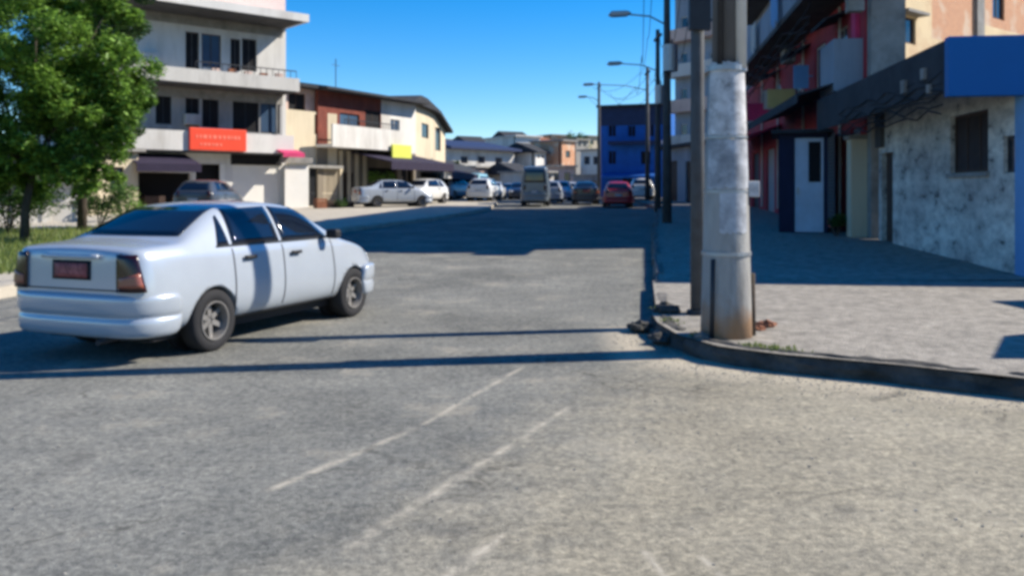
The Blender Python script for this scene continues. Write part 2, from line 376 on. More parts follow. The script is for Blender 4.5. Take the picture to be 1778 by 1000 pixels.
# ---------------------------------------------------------------- buildings
class Fr:
    """A facade from A to B seen from its street side; local x along, -y outward, z up."""
    def __init__(s, A, B, name, label, cat='building', z0=None, group=None):
        s.A, s.B = Vector(A), Vector(B); d = s.B-s.A; s.L = d.length; s.u = d.normalized(); s.n = Vector((s.u.y, -s.u.x))
        s.z0 = g(A[1])+KH if z0 is None else z0
        s.root = empty(name, (A[0], A[1], s.z0), math.atan2(s.u.y, s.u.x), label, cat, group)
    def x(s, px, w=0):
        k = (px-CX)/F; a = s.A+s.n*w
        return (k*a.y-a.x)/(s.u.x-k*s.u.y)
    def z(s, px, py, w=0):
        Y = s.A.y+s.n.y*w+s.u.y*s.x(px, w); return CH+(HY-py)/F*Y-s.z0
    def r(s, x0, y0, x1, y1, w=0):               # photo rectangle (read at its centre) -> local x0,x1,z0,z1
        a, b = s.x(x0, w), s.x(x1, w); c = (x0+x1)/2
        return a, b, s.z(c, y1, w), s.z(c, y0, w)
def wall(root, x0, x1, z0, z1, ops, m, th=.2, y=0, name='wall'):
    b = MB(); ops = [(max(a, x0), min(c, x1), max(d, z0), min(e, z1)) for a, c, d, e in ops]
    us = sorted({x0, x1}|{o[0] for o in ops}|{o[1] for o in ops})
    for a, c in zip(us, us[1:]):
        if c-a < 1e-4: continue
        mid = (a+c)/2; z = z0
        for o in sorted([o for o in ops if o[0] < mid < o[1]], key=lambda o: o[2]):
            if o[2] > z+1e-4: b.box(a, c, y, y+th, z, o[2])
            z = max(z, o[3])
        if z < z1-1e-4: b.box(a, c, y, y+th, z, z1)
    return b.build(name, m, root)
def window(root, op, frame, glass, y=0, th=.2, bars=1, name='window', sill=None):
    x0, x1, z0, z1 = op; t = min(.06, (x1-x0)*.12); yy = y+th*.35
    b = MB(); b.box(x0, x1, yy, yy+.06, z0, z0+t).box(x0, x1, yy, yy+.06, z1-t, z1)
    b.box(x0, x0+t, yy, yy+.06, z0+t, z1-t).box(x1-t, x1, yy, yy+.06, z0+t, z1-t)
    for k in range(bars):
        xc = x0+(x1-x0)*(k+1)/(bars+1); b.box(xc-t*.4, xc+t*.4, yy+.004, yy+.05, z0+t, z1-t)
    o = b.build(name, frame, root)
    MB().box(x0+.01, x1-.01, yy+.02, yy+.04, z0+.01, z1-.01).build('pane', glass, o)
    if sill: MB().box(x0-.06, x1+.06, y-.07, y+.02, z0-.08, z0).build('sill', sill, o)
    return o
def shell(root, x0, x1, z0, z1, depth, m, y=.2, name='wall'):
    """back and side walls and a dark floor-to-floor core behind the facade"""
    b = MB().box(x0, x1, y+.5, y+depth, z0, z1)
    return b.build(name, m, root)
def lattice(root, op, n, m, y, name='gate', r=.018):
    x0, x1, z0, z1 = op; b = MB()
    for k in range(n+1):
        x = x0+(x1-x0)*k/n; b.box(x-r, x+r, y-r, y+r, z0, z1)
    b.box(x0, x1, y-r*1.4, y+r*1.4, z0+.05, z0+.1).box(x0, x1, y-r*1.4, y+r*1.4, z1-.1, z1-.05).box(x0, x1, y-r*1.4, y+r*1.4, (z0+z1)/2-.03, (z0+z1)/2+.03)
    return b.build(name, m, root)
def shutter(root, op, m, y, name='roller_shutter', pitch=.11):
    x0, x1, z0, z1 = op; pts = []; z = z0
    while z < z1-pitch: pts += [(y, z), (y-.018, z+pitch*.35), (y-.018, z+pitch*.7)]; z += pitch
    pts += [(y, z1), (y+.05, z1), (y+.05, z0)]
    return MB().prism(pts, x0, x1, 'x').build(name, m, root)
def awning(root, x0, x1, z, depth, m, y=0, drop=.35, name='awning', th=.05, valance=.2):
    pts = [(y, z), (y-depth, z-drop), (y-depth, z-drop-valance), (y-depth+th*.5, z-drop-valance), (y-depth+th*.6, z-drop-th), (y, z-th)]
    return MB().prism(pts, x0, x1, 'x').build(name, m, root)
def rail(root, x0, x1, z, y, m, h=1.0, n=12, name='railing'):
    b = MB().box(x0, x1, y-.02, y+.02, z+h-.05, z+h)
    for k in range(n+1):
        x = x0+(x1-x0)*k/n; b.box(x-.012, x+.012, y-.012, y+.012, z, z+h-.05)
    return b.build(name, m, root)
# --- left: white three-storey building
f = Fr((-18.6, 37.83), (-11.7, 44), 'apartment_building', 'white three storey building with slab balconies and a red shop sign, left of the street')
R = f.root; L = f.L
zs = lambda py, px=480: f.z(px, py)
z2b, z2t = f.z(480, 268), f.z(480, 237); z3b, z3t = f.z(480, 163), f.z(480, 141); z4b, z4t = f.z(480, 47), f.z(480, 34)
op3 = [f.r(322, 56, 346, 120), f.r(350, 60, 384, 118), f.r(400, 68, 418, 124), f.r(420, 68, 446, 124)]
op2 = [f.r(270, 160, 298, 216), f.r(322, 166, 346, 220), f.r(351, 167, 380, 222), f.r(404, 176, 450, 230), f.r(452, 178, 486, 232)]
gops = [f.r(238, 300, 330, 400), f.r(335, 285, 390, 400), f.r(404, 287, 484, 400)]
wall(R, 0, L, -.6, z2b, gops, M['white'])
wall(R, 0, L, z2b, z3b, op2, mat('shade grey render', (.36, .35, .34), .88, .12, 1.2, .12, (.16, .15, .14), .7, streak=True)); wall(R, 0, L, z3b, z4b, op3, M['white'])  # middle wall greyed: shade below the balcony put into its colour
MB().box(-.2, L, .75, 8, -.6, z4b).build('core', M['white2'], R)
MB().box(-.2, 0, 0, .75, -.6, z4b).build('side_wall', M['white'], R); MB().box(L, L+.2, 0, .75, -.6, z4b).build('side_wall', M['white'], R)
for i, o_ in enumerate(op3): window(R, o_, M['shade_soffit'], M['bglass'] if i == 1 else M['dark'], bars=1)
for i, o_ in enumerate(op2): window(R, o_, M['dsteel'], M['bglass'] if i > 3 else M['dark'], bars=1)
for nm, zb, zt, ex, w_, mm in (('balcony', z2b, z2t, .15, .95, 'white'), ('balcony', z3b, z3t, .15, 1.55, 'white2')):
    b = MB().box(-.2, L+ex, -w_, 0, zb, zb+.16).box(-.2, L+ex, -w_, -w_+.12, zb+.16, zt+.35 if nm == 'x' else zt)
    b.box(L+ex-.12, L+ex, -w_+.12, 0, zb+.16, zt).build(nm, M[mm], R)
for zz, ww in ((z2b, .93), (z3b, 1.5), (z4b, 2.1)): MB().box(-.1, L, -ww, -.01, zz-.06, zz-.003).build('shade_soffit', M['shade_soffit'], R)  # dark boards added to paint the shade under the slabs
MB().box(0, L, -.04, -.003, z3b-.55, z3b-.07).build('shade_band', M['concrete'], R); MB().box(0, L, -.04, -.003, z4b-.5, z4b-.07).build('shade_band', M['concrete'], R)  # grey strips painted in as shade along the wall tops
rail(R, 4.2, L, z3t, -1.49, M['dsteel'], .38, 16)
for k in range(5):
    MB().box(5+k*.8, 5.35+k*.8, -1.48, -1.28, z3t-.02, z3t+random.uniform(.12, .3)).build('flower_pot', M['tile'] if k % 2 else M['pink'], R)
MB().box(-.3, L+.35, -2.15, 8.2, z4b, z4t).build('roof_slab', M['white'], R)
MB().box(4.2, L-.1, -.25, -.1, z4t, z4t+1.5).box(L-.1, L+.05, -.25, 6, z4t, z4t+1.5).build('parapet', mat('pale pink plaster', (.68, .54, .49), .85, .08, 2, .1), R)
MB().box(0, 4.2, -.25, -.1, z4t, z4t+.9).build('parapet', M['white'], R)
MB().tube([(6, 2.5, z4t), (6, 2.5, z4t+2.1)], [.9, .85], 20).build('water_tank', M['lblue'], R)
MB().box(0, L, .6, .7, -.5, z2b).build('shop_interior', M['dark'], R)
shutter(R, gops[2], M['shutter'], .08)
MB().box(gops[2][0]-.1, L-.05, -.05, -.002, gops[2][3], z2b-.07).build('shutter_lintel', M['dark'], R)
MB().box(gops[1][0], gops[1][0]+.12, -.03, .03, -.5, gops[1][3]).box(gops[1][1]-.25, gops[1][1], -.03, .03, -.5, gops[1][3]).build('shop_front_frame', M['shutter'], R)
g1 = f.x(484, .5); g2 = f.x(527, .5)
MB().box(L+.2, L+1.25, -.44, 6, -.6, f.z(505, 284)).build('side_annex', M['shutter'], R)
shutter(R, (L-.1, L+1.2, -.2, f.z(505, 290)), M['shutter'], -.47)
MB().box(L-.4, L+1.35, -.7, -.5, f.z(505, 284), f.z(505, 274)).build('shutter_box', M['concrete'], R)
a_, b_, c_, d_ = f.r(329, 224, 428, 262, 1.1)
sg = MB().box(a_, b_, -1.12, -.98, c_, d_).build('shop_sign', M['red_sign'], R, bevel=.03)
for zo, hh, x, xe, mx_ in ((.55, .17, a_+.3, b_-.35, .2), (.22, .12, a_+.5, b_-1.2, .14)):   # rows of faded lettering, not legible in the photo
    lt = MB()
    while x < xe:
        ww = random.uniform(.07, mx_); lt.box(x, x+ww, -1.135, -1.12, c_+zo, c_+zo+hh); x += ww+random.uniform(.05, .1)
    lt.build('lettering', M['sign_paint'], sg)
awning(R, f.x(232, 1.5), f.x(344, 1.5), f.z(290, 268), 1.9, M['purple'], drop=.5, valance=.35)
awning(R, L-.8, L+.35, f.z(505, 262), .8, M['magenta'], y=-.9, drop=.2)
for k in range(3):
    x = .8+k*1.35; s_ = MB().box(x, x+.9, -.9, -.3, 0, .75).build('display_crate', M['wood'] if k else M['tile'], R)
for x_, z_ in ((2.3, z3b+.9), (4.2, z2t+.35)): MB().box(x_, x_+.75, -.32, -.02, z_, z_+.5).build('air_conditioner', M['white2'], R, bevel=.03)
MB().tube([(L-.35, -.08, z2t), (L-.35, -.08, z3b-.1)], .05, 8).build('drain_pipe', M['concrete'], R)
# --- second house, cream with barred gates
f = Fr((at(489, 45.2), 45.2), (at(585, 48.5), 48.5), 'house', 'cream house with barred beige gates beside the white shutter')
R = f.root; L = f.L; zt_ = f.z(540, 194)
gz = f.z(560, 292)
ops = [f.r(536, 292, 550, 420), f.r(553, 292, 584, 420)]
wall(R, f.x(500), L, -.5, gz, ops, M['beige']); wall(R, 0, L, gz, zt_, [f.r(546, 200, 566, 234)], M['cream'])
window(R, f.r(546, 200, 566, 234), M['wood'], M['glass'])
MB().box(0, L, .7, 7, -.5, zt_).build('core', M['cream'], R)
lattice(R, f.r(553, 292, 584, 380), 14, M['beige'], -.02); lattice(R, f.r(536, 292, 550, 380), 7, M['dsteel'], .05)
MB().box(-.1, L+.1, -.4, 0, gz-.02, gz+.14).build('canopy_slab', M['concrete'], R)
# upper set-back storey
uz = f.z(520, 152); y_ = .25
wall(R, .1, L-.4, zt_, uz, [f.r(506, 162, 536, 206)], M['pink'], y=y_); window(R, f.r(506, 162, 536, 206), M['wood'], M['dark'], y=y_)
MB().box(.1, L-.4, y_+.7, 6.8, zt_, uz).build('core', M['cream'], R)
MB().prism([(-.5, uz), (-.5, uz+.16), (4, uz+.75), (7.2, uz+.1), (7.2, uz), ], -.3, L, 'x').build('roof', M['darkroof'], R)

for px, Y, sx, h_, mm, lb in ((556, 43.6, .55, .5, 'tile', 'reddish brown crate standing before the beige gates'), (575, 44.2, .5, .38, 'wood', 'dark wooden crate beside the reddish one'), (600, 44.8, .8, .3, 'wood', 'long low dark crate right of the beige gates')):
    T = empty('crate', (at(px, Y), Y, g(Y)+KH), .7, lb, 'crate', 'crates on the left pavement')
    b = MB()
    for k in range(4): b.box(-sx/2, sx/2, -.2, -.18, .02+k*h_/4, .02+(k+.8)*h_/4).box(-sx/2, sx/2, .18, .2, .02+k*h_/4, .02+(k+.8)*h_/4).box(-sx/2, -sx/2+.02, -.18, .18, .02+k*h_/4, .02+(k+.8)*h_/4).box(sx/2-.02, sx/2, -.18, .18, .02+k*h_/4, .02+(k+.8)*h_/4)
    b.build('slats', M[mm], T)
    b = MB(); b.box(-sx/2+.02, sx/2-.02, -.18, .18, 0, h_*.7); b.build('load', M[mm], T)
# --- third house: red wall above a white balcony
f = Fr((at(552, 47.2), 47.2), (at(722, 55.5), 55.5), 'house', 'long two storey house with reddish upper wall, white balcony and purple awning')
R = f.root; L = f.L
bz, btz = f.z(640, 262), f.z(640, 226); rz_ = f.z(640, 170)
opsU = [f.r(590, 198, 624, 240), f.r(634, 192, 661, 244), f.r(678, 208, 694, 232)]
opsG = [f.r(640, 292, 690, 420), f.r(697, 292, 718, 420), f.r(594, 300, 612, 420)]
wall(R, 0, f.x(662), bz, rz_, opsU[:2], M['brickred']); wall(R, f.x(662), L, bz, rz_, opsU[2:], M['white'])
wall(R, 0, L, -.6, bz, opsG, mat('shade dark beige paint', (.20, .17, .13), .9, .2, 1.5, .15, (.08, .07, .06), .7, streak=True))  # ground floor darkened: deep shade under the balcony put into the paint
for i, o_ in enumerate(opsU): window(R, o_, M['wood'] if i < 2 else M['white2'], M['dark'] if i == 1 else M['bglass'])
MB().box(0, L, .75, 7.5, -.6, rz_).build('core', M['beige'], R)
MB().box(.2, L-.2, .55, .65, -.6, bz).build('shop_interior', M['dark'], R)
b = MB().box(f.x(578, 1.2), f.x(716, 1.2), -1.2, 0, bz, bz+.15).box(f.x(578, 1.2), f.x(716, 1.2), -1.2, -1.08, bz+.15, btz); b.build('balcony', M['white'], R)
rail(R, f.x(600, 1.2), f.x(690, 1.2), btz, -1.14, M['dsteel'], .35, 18)
MB().prism([(-.9, rz_), (-.9, rz_+.14), (3.6, rz_+.85), (8, rz_+.1), (8, rz_)], -.3, L+.2, 'x').build('roof', M['darkroof'], R)
a_, b_, c_, d_ = f.r(680, 252, 713, 278, 1.35)
MB().box(a_, b_, -1.42, -1.3, c_, d_).build('shop_sign', M['yellow_sign'], R, bevel=.02)
awning(R, f.x(618, .5), L-.2, bz-.12, 3.0, M['purple'], drop=.6, valance=.45)
for i, px in enumerate((590, 604, 618, 632)): MB().box(f.x(px)-.11, f.x(px)+.11, -.12, 0, -.5, bz-.1).build('pilaster', M['cream'], R)
lattice(R, f.r(594, 300, 612, 380), 8, M['wood'], -.03)
MB().tube([(f.x(583, -3), 3, rz_), (f.x(583, -3), 3, rz_+2.6)], .03, 6).tube([(f.x(583, -3)-.4, 3, rz_+2.2), (f.x(583, -3)+.4, 3, rz_+2.2)], .015, 6).build('antenna', M['dsteel'], R)
MB().tube([(1.5, 4.5, rz_+.1), (1.5, 4.5, rz_+1.2)], [.55, .5], 16).build('water_tank', M['lblue'], R)
# --- fourth: tall cream house with curved dark roof
f = Fr((at(722, 56.5), 56.5), (at(773, 65), 65), 'house', 'tall cream house with dark pitched roof, right end of the left row')
R = f.root; L = f.L; gz = f.z(745, 288); rz_ = f.z(722, 184)
ops = [f.r(732, 215, 744, 240), f.r(756, 222, 765, 262)]
wall(R, 0, L, gz, rz_, ops, M['cream']); wall(R, 0, L, -.5, gz, [f.r(730, 300, 765, 400)], M['white2'])
for o_ in ops: window(R, o_, M['wood'], M['glass'])
MB().box(-1.6, L, .7, 9, -.5, rz_).build('core', M['cream'], R)
MB().box(-1.6, 0, .3, .7, gz, rz_).build('side_wall', M['yellow'], R)
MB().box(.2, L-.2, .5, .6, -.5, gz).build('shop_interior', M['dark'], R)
MB().prism([(-2, rz_), (-2, rz_+.15), (-.5, rz_+.62), (1.2, rz_+.6), (L*.6, rz_+.1), (L+.5, rz_-1.0), (L+.5, rz_-1.2), (L*.6, rz_-.1), (L*.4, rz_)], -.5, 9.3, 'y').build('roof', M['darkroof'], R)
awning(R, 0, L, gz, 2.4, M['purple'], drop=.5, valance=.45)
# --- white houses and wall behind the tree
f = Fr((at(-40, 33), 33), (at(148, 35), 35), 'house', 'low white house in shade behind the tree, far left')
R = f.root; L = f.L; zt_ = f.z(60, 306)
o1 = f.r(60, 322, 85, 350)
wall(R, 0, L, -.5, zt_, [o1], M['white']); window(R, o1, M['wood'], M['glass'])
MB().box(0, L, .5, 6, -.5, zt_).build('core', M['white'], R)
MB().prism([(-.8, zt_), (-.8, zt_+.12), (3.3, zt_+1.1), (6.8, zt_+.1), (6.8, zt_)], -.4, L+.4, 'x').build('roof', M['darkroof'], R)
f = Fr((at(140, 36), 36), (at(240, 38), 38), 'house', 'narrow yellowish house between the tree trunk and the white building')
R = f.root; L = f.L; zt_ = f.z(190, 262)
o1 = f.r(190, 290, 215, 330)
wall(R, 0, L, -.5, zt_, [o1], M['cream']); window(R, o1, M['wood'], M['glass']); MB().box(0, L, .6, 6, -.5, zt_).build('core', M['cream'], R)
MB().box(-.2, L+.2, -.3, 6.2, zt_, zt_+.15).build('roof', M['concrete'], R)
f = Fr((at(-60, 29), 29), (at(142, 31), 31), 'garden_wall', 'low white rendered wall behind the tree trunk', 'wall')
R = f.root; L = f.L
MB().box(0, L, 0, .18, -.4, f.z(60, 356)).build('wall_panel', M['white'], R)
MB().box(-.03, L+.03, -.04, .22, f.z(60, 356), f.z(60, 356)+.07).build('coping', M['white2'], R)
for px in (28, 80, 138): MB().box(f.x(px)-.13, f.x(px)+.13, -.06, .24, -.4, f.z(px, 349)).build('post', M['white'], R)
# --- far buildings, middle of the street end
def simple_house(A, B, topy, m, label, wins=(), roof=None, name='house', depth=7, group=None, z0=None, parapet=None):
    f = Fr(A, B, name, label, z0=z0, group=group); c = CX+F*(A[0]+B[0])/(A[1]+B[1]); zt_ = f.z(c, topy)
    ops = [f.r(*w_) for w_ in wins]
    wall(f.root, 0, f.L, -2, zt_, ops, m); 
    for o_ in ops: window(f.root, o_, M['wood'], M['glass'], bars=0)
    MB().box(0, f.L, .6, depth, -2, zt_).build('core', m, f.root)
    if roof == 'gable': MB().prism([(-.5, zt_), (-.5, zt_+.12), (depth/2, zt_+1.3), (depth+.5, zt_+.12), (depth+.5, zt_)], -.4, f.L+.4, 'x').build('roof', M['tile'] if depth == 7 else M['darkroof'], f.root)
    else: MB().box(-.25, f.L+.25, -.35, depth+.2, zt_, zt_+.18).build('roof', roof or M['concrete'], f.root)
    if parapet: MB().box(0, f.L, -.2, 0, zt_+.18, zt_+.8).build('parapet', parapet, f.root)
    return f
def PP(px, Y): return (at(px, Y), Y)
f = simple_house(PP(776, 96), PP(893, 104), 262, M['white2'], 'long low building under a wide dark blue sheet roof', [(800, 272, 812, 284), (830, 272, 842, 284), (860, 274, 872, 286)], depth=6)
MB().prism([(-1.0, f.z(835, 262)+.05), (-1.0, f.z(835, 262)+.3), (5.5, f.z(835, 240)), (6.2, f.z(835, 262))], -.3, f.L+.3, 'x').build('sheet_roof', M['navy'], f.root)
simple_house(PP(778, 76), PP(826, 84), 300, M['white2'], 'small whitewashed house just past the cream house', [(786, 308, 796, 330), (808, 310, 818, 326)], 'gable', depth=5)
simple_house(PP(824, 88), PP(868, 92), 292, M['pink'], 'pinkish low shop between white houses at the street end', [(832, 300, 842, 318), (852, 302, 862, 322)], depth=5)
simple_house(PP(862, 92), PP(902, 96), 300, M['white'], 'small white shop left of the dark van', [(872, 308, 884, 326)], depth=5)
simple_house(PP(896, 112), PP(938, 114), 238, M['white'], 'white two storey house with a dark window band on the hillside', [(900, 252, 932, 264), (906, 288, 928, 302)], M['white'], depth=8)
simple_house(PP(934, 118), PP(976, 122), 252, M['concrete'], 'grey concrete house right of the white hillside house', [(944, 262, 954, 276), (960, 264, 970, 278)], 'gable', depth=7)
simple_house(PP(950, 98), PP(998, 99), 290, M['pink'], 'pale pink house above the parked cars', [(960, 300, 970, 316), (980, 300, 990, 316)], depth=6)
simple_house(PP(976, 106), PP(998, 108), 246, M['brick'], 'narrow brick tower house on the hillside', [(982, 262, 990, 274)], depth=5)
simple_house(PP(1008, 100), PP(1046, 97), 262, M['white'], 'white house with dark windows beside the blue building', [(1014, 272, 1024, 286), (1030, 272, 1040, 286)], M['concrete'], depth=6)
simple_house(PP(996, 90), PP(1042, 88), 306, M['greyblue'], 'grey shop front behind the parked red car', [(1004, 314, 1016, 336), (1024, 314, 1036, 330)], depth=4)
simple_house(PP(840, 150), PP(900, 155), 256, M['cream'], 'cream house high on the hill behind the blue roof', [(856, 262, 866, 272)], 'gable', depth=8)
FAR = [(788, 812, 118, 258, 'white2', 'small white house under the blue roof band, far end'), (812, 846, 132, 250, 'beige', 'beige house behind the blue sheet roof'), (846, 872, 124, 262, 'greyblue', 'grey blue house behind the small white shop'),
  (868, 900, 120, 254, 'pink', 'pinkish house left of the white two storey house'), (930, 948, 104, 266, 'white', 'narrow white house under the grey concrete house'), (1000, 1022, 124, 244, 'concrete', 'unpainted grey house behind the white one by the blue building'),
  (1020, 1048, 132, 238, 'beige', 'beige house with flat roof rising behind the blue building corner'), (880, 916, 150, 240, 'concrete', 'grey house on the crest left of the white two storey house'), (958, 990, 140, 236, 'brick', 'bare brick house on the crest behind the tower house'),
  (776, 800, 140, 244, 'cream', 'cream house on the crest beside the cream gable'), (902, 928, 88, 304, 'cream', 'cream shop front directly behind the dark van'), (940, 962, 86, 300, 'white2', 'narrow whitewashed shop right of the dark van')]
for i, (p0, p1, Y, ty, mm, lb) in enumerate(FAR):
    w_ = (p1-p0)/3.6; k = ty+(p1-p0)*.22
    simple_house(PP(p0, Y), PP(p1, Y+2), ty, M[mm], lb, [(p0+w_*.6, k, p0+w_*1.4, k+w_*.9), (p0+w_*2.1, k, p0+w_*2.9, k+w_*.9)], 'gable' if i % 3 == 1 else None, depth=5)
# --- right: blue building at the bend
f = Fr(PP(1041, 76), PP(1152, 74), 'apartment_building', 'deep blue building facing down the street at its bend')
R = f.root; L = f.L; zt_ = f.z(1095, 186)
ops = [f.r(1056, 216, 1070, 238), f.r(1090, 218, 1104, 238), f.r(1122, 216, 1136, 238), f.r(1056, 262, 1070, 286), f.r(1112, 262, 1130, 286), f.r(1080, 306, 1100, 340)]
wall(R, 0, L, -.5, zt_-1.6, ops, M['dblue']); wall(R, 0, L, zt_-1.6, zt_, [], M['navy'])
for o_ in ops: window(R, o_, M['dblue'], M['dark'])
MB().box(0, L, .6, 10, -.5, zt_).build('core', M['dblue'], R); MB().box(-.2, L+.2, -.4, 10.2, zt_, zt_+.2).build('roof', M['darkroof'], R)
MB().box(1, L, -1.0, 0, f.z(1095, 252), f.z(1095, 246)).build('balcony', M['navy'], R)
awning(R, .5, L-.5, f.z(1095, 300), 1.6, M['dblue'], drop=.3)
# --- tall pale building further along right
f = Fr((at(1172, 64), 64), (at(1262, 60), 60), 'apartment_building', 'tall pale narrow building behind the concrete pole')
R = f.root; L = f.L
ops = []
for k in range(5):
    for px in (1182, 1204, 1232): ops.append(f.r(px, 30+62*k, px+11, 62+62*k))
ops.append((1.0, 1.9, .0, 2.1))
wall(R, 0, L, -.5, 16, ops, M['greyblue'])
for i, o_ in enumerate(ops): window(R, o_, M['white2'], M['glass'], bars=0)
MB().box(0, L, .6, 9, -.5, 16).build('core', M['greyblue'], R); MB().box(-.3, L+.3, -.8, 9, 16, 16.3).build('roof', M['concrete'], R)
for k in range(4): MB().box(-.1, L+.1, -.9, 0, f.z(1215, 96+62*k-26), f.z(1215, 70+62*k-22)).build('balcony', M['white2'] if k % 2 else M['pink'], R)
# small shop at its foot, nearer
f = Fr((at(1150, 58), 58), (at(1236, 50), 50), 'shop', 'low dark shaded shop at the foot of the tall pale building')
R = f.root; L = f.L; zt_ = f.z(1190, 255)
ops = [f.r(1158, 280, 1176, 380), f.r(1190, 280, 1214, 380)]
wall(R, 0, L, -.5, zt_, ops, M['greyblue'])
for o_ in ops: MB().box(o_[0], o_[1], .12, .18, o_[2], o_[3]).build('door', M['wood'], R)
MB().box(0, L, .5, 4, -.5, zt_).build('core', M['greyblue'], R); MB().box(-.2, L+.2, -.5, 4, zt_, zt_+.18).build('roof', M['darkroof'], R)
# --- red building with overhanging upper floors
f = Fr((13.3, 49.5), (9.4, 23), 'apartment_building', 'dark red multi storey building with overhanging balconies on the shaded side')
R = f.root; L = f.L; D = 4.2; OV = 1.25
H = 12.6
z1_, z2_, z3_ = 3.1, 6.3, 9.5
U = lambda px: f.x(px)
opsG = [(L-1.6, L-.5, -.2, 2.5), (L-5.6, L-3.6, -.2, 2.6), (L-9.5, L-7.2, -.2, 2.7), (L-13, L-11.4, 0.3, 2.4), (L-18, L-15.6, -.2, 2.7), (L-23, L-20.5, -.2, 2.7)]
ops1 = [(L-3.4, L-2.0, 4.2, 5.6), (L-6.6, L-5.0, 4.2, 5.6), (L-11, L-9.2, 4.2, 5.6), (L-15.6, L-14, 4.2, 5.6), (L-20, L-18.4, 4.2, 5.6)]
ops2 = [(L-3.4, L-2.0, 7.1, 8.8), (L-7.6, L-6, 7.1, 8.8), (L-12, L-10.4, 7.1, 8.8), (L-17, L-15.4, 7.1, 8.8), (L-22, L-20.4, 7.1, 8.8)]
ops3 = [(a, b, c+3.2, d+3.2) for a, b, c, d in ops2]
wall(R, 0, L, -.6, z1_, opsG, M['red_wall']); wall(R, 0, L, z1_, z2_, ops1, M['red_wall'])
wall(R, 0, L, z2_, z3_, ops2, M['greyblue']); wall(R, 0, L, z3_, H, ops3, M['greyblue'])
MB().box(0, L, .6, .9, -.6, H).build('core', M['shade_soffit'], R)
MB().box(L-.25, L, .2, .6, -.6, H).build('side_wall', M['concrete'], R); MB().box(0, .25, .2, .6, -.6, H).build('side_wall', M['concrete'], R)
for o_ in ops1+ops2+ops3: window(R, o_, M['white2'], M['glass'])
for i, o_ in enumerate(opsG):
    if i == 3: window(R, o_, M['steel'], M['glass'])
    else: shutter(R, (o_[0], o_[1], -.5, o_[3]), M['dsteel'] if i % 2 else M['steel'], .1)
for zz, mm in ((z2_, 'greyblue'), (z3_, 'greyblue')):
    MB().box(4, L-.2, -OV, 0, zz, zz+.18).build('balcony_slab', M['shade_soffit'], R)
    MB().box(4, L-.2, -OV, -OV+.12, zz+.18, zz+1.15).box(L-.32, L-.2, -OV+.12, 0, zz+.18, zz+1.15).build('balcony_parapet', M[mm], R)
MB().box(-.2, L+.3, -OV-.1, 1.0, H, H+.3).build('roof', M['shade_soffit'], R)
MB().box(L-1.0, L-.55, -.12, 0, z1_, z2_).build('pilaster', M['magenta'], R)
MB().box(L-2.0, L-.2, -.75, 0, z1_+.35, z1_+1.75).build('balcony', M['greyblue'], R)
MB().box(L+.002, L+.42, .05, .9, -.6, H).build('corner_column', M['concrete'], R)
awning(R, L-13, L-.3, 3.9, 1.7, M['darkroof'], drop=.5, valance=.25, name='sheet_awning')
awning(R, L-24, L-13.4, 3.6, 1.5, M['magenta'], drop=.5, valance=.25)
for x_, y_, z_, a_, h_ in ((.9, -1.2, 6.9, .9, 1.1), (.5, -.9, 8.4, .5, .5), (2.6, -1.3, 9.5, 1.3, 1.5), (1.8, -1.1, 6.0, .8, .4), (.6, -1.1, 11.2, .8, 1.4), (.35, -.6, 5.4, .4, .6)): MB().box(L+.42, L+.42+x_, y_, y_+a_, z_, z_+h_).build('shadow_ledge', M['concrete'], R)  # unseen blocks added to make the road shadow's edge ragged
for k in range(6): MB().box(L-1.5-k*3.7, L-1.0-k*3.7, -.9, .2, H+.3, H+.7+.5*random.random()).build('shadow_roof_block', M['concrete'], R)  # roof clutter added out of view to break up the cast shadow
for k in range(8):                                # looping cables under the balconies
    pts = [(L-.5-j*1.6, -OV-.05-.02*k, 5.9-.15*k-.3*math.sin(j*2.1+k)**2) for j in range(14)]
    MB().tube(pts, .02, 5).build('cable', M['dark'], R)
MB().box(L-11, L-10.1, -.45, -.02, 5.7, 6.2).build('air_conditioner', M['concrete'], R, bevel=.03)
for u_, z_, d_, h_, mm in ((L-7.0, 4.3, .5, .8, 'lblue'), (L-9.7, 3.9, 1.0, .7, 'yellow'), (L-13.5, 4.2, .6, .8, 'white2'), (L-17, 4.0, .9, .8, 'magenta'), (L-21, 4.1, .8, 1.0, 'paper2')):
    MB().box(u_, u_+.1, -d_-.15, -.15, z_, z_+h_).box(u_+.03, u_+.07, -.15, 0, z_+h_*.5, z_+h_*.5+.05).build('projecting_sign', M[mm], R, bevel=.01)
for u_ in (L-2.6, L-8.4, L-14.2, L-19): MB().tube([(u_, -.07, 0), (u_, -.07, z2_-.1)], .045, 8).build('drain_pipe', M['white2'], R)
for u_ in (L-1.75, L-6.9, L-12.4):
    b = MB()
    for k in range(5): b.box(u_+k*.3, u_+k*.3+.22, -OV-.18, -OV-.16, z2_+.2-.35*((k*7) % 3)/3, z2_+1.1)
    b.box(u_-.1, u_+1.6, -OV-.185, -OV-.155, z2_+1.1, z2_+1.13).build('laundry', M['white2'] if u_ < L-10 else M['lblue'], R)
for u_ in (L-3.5, L-9.3, L-15.8): awning(R, u_-.2, u_+1.9, 5.95, .7, M['darkroof'], drop=.25, valance=.08, name='window_hood')
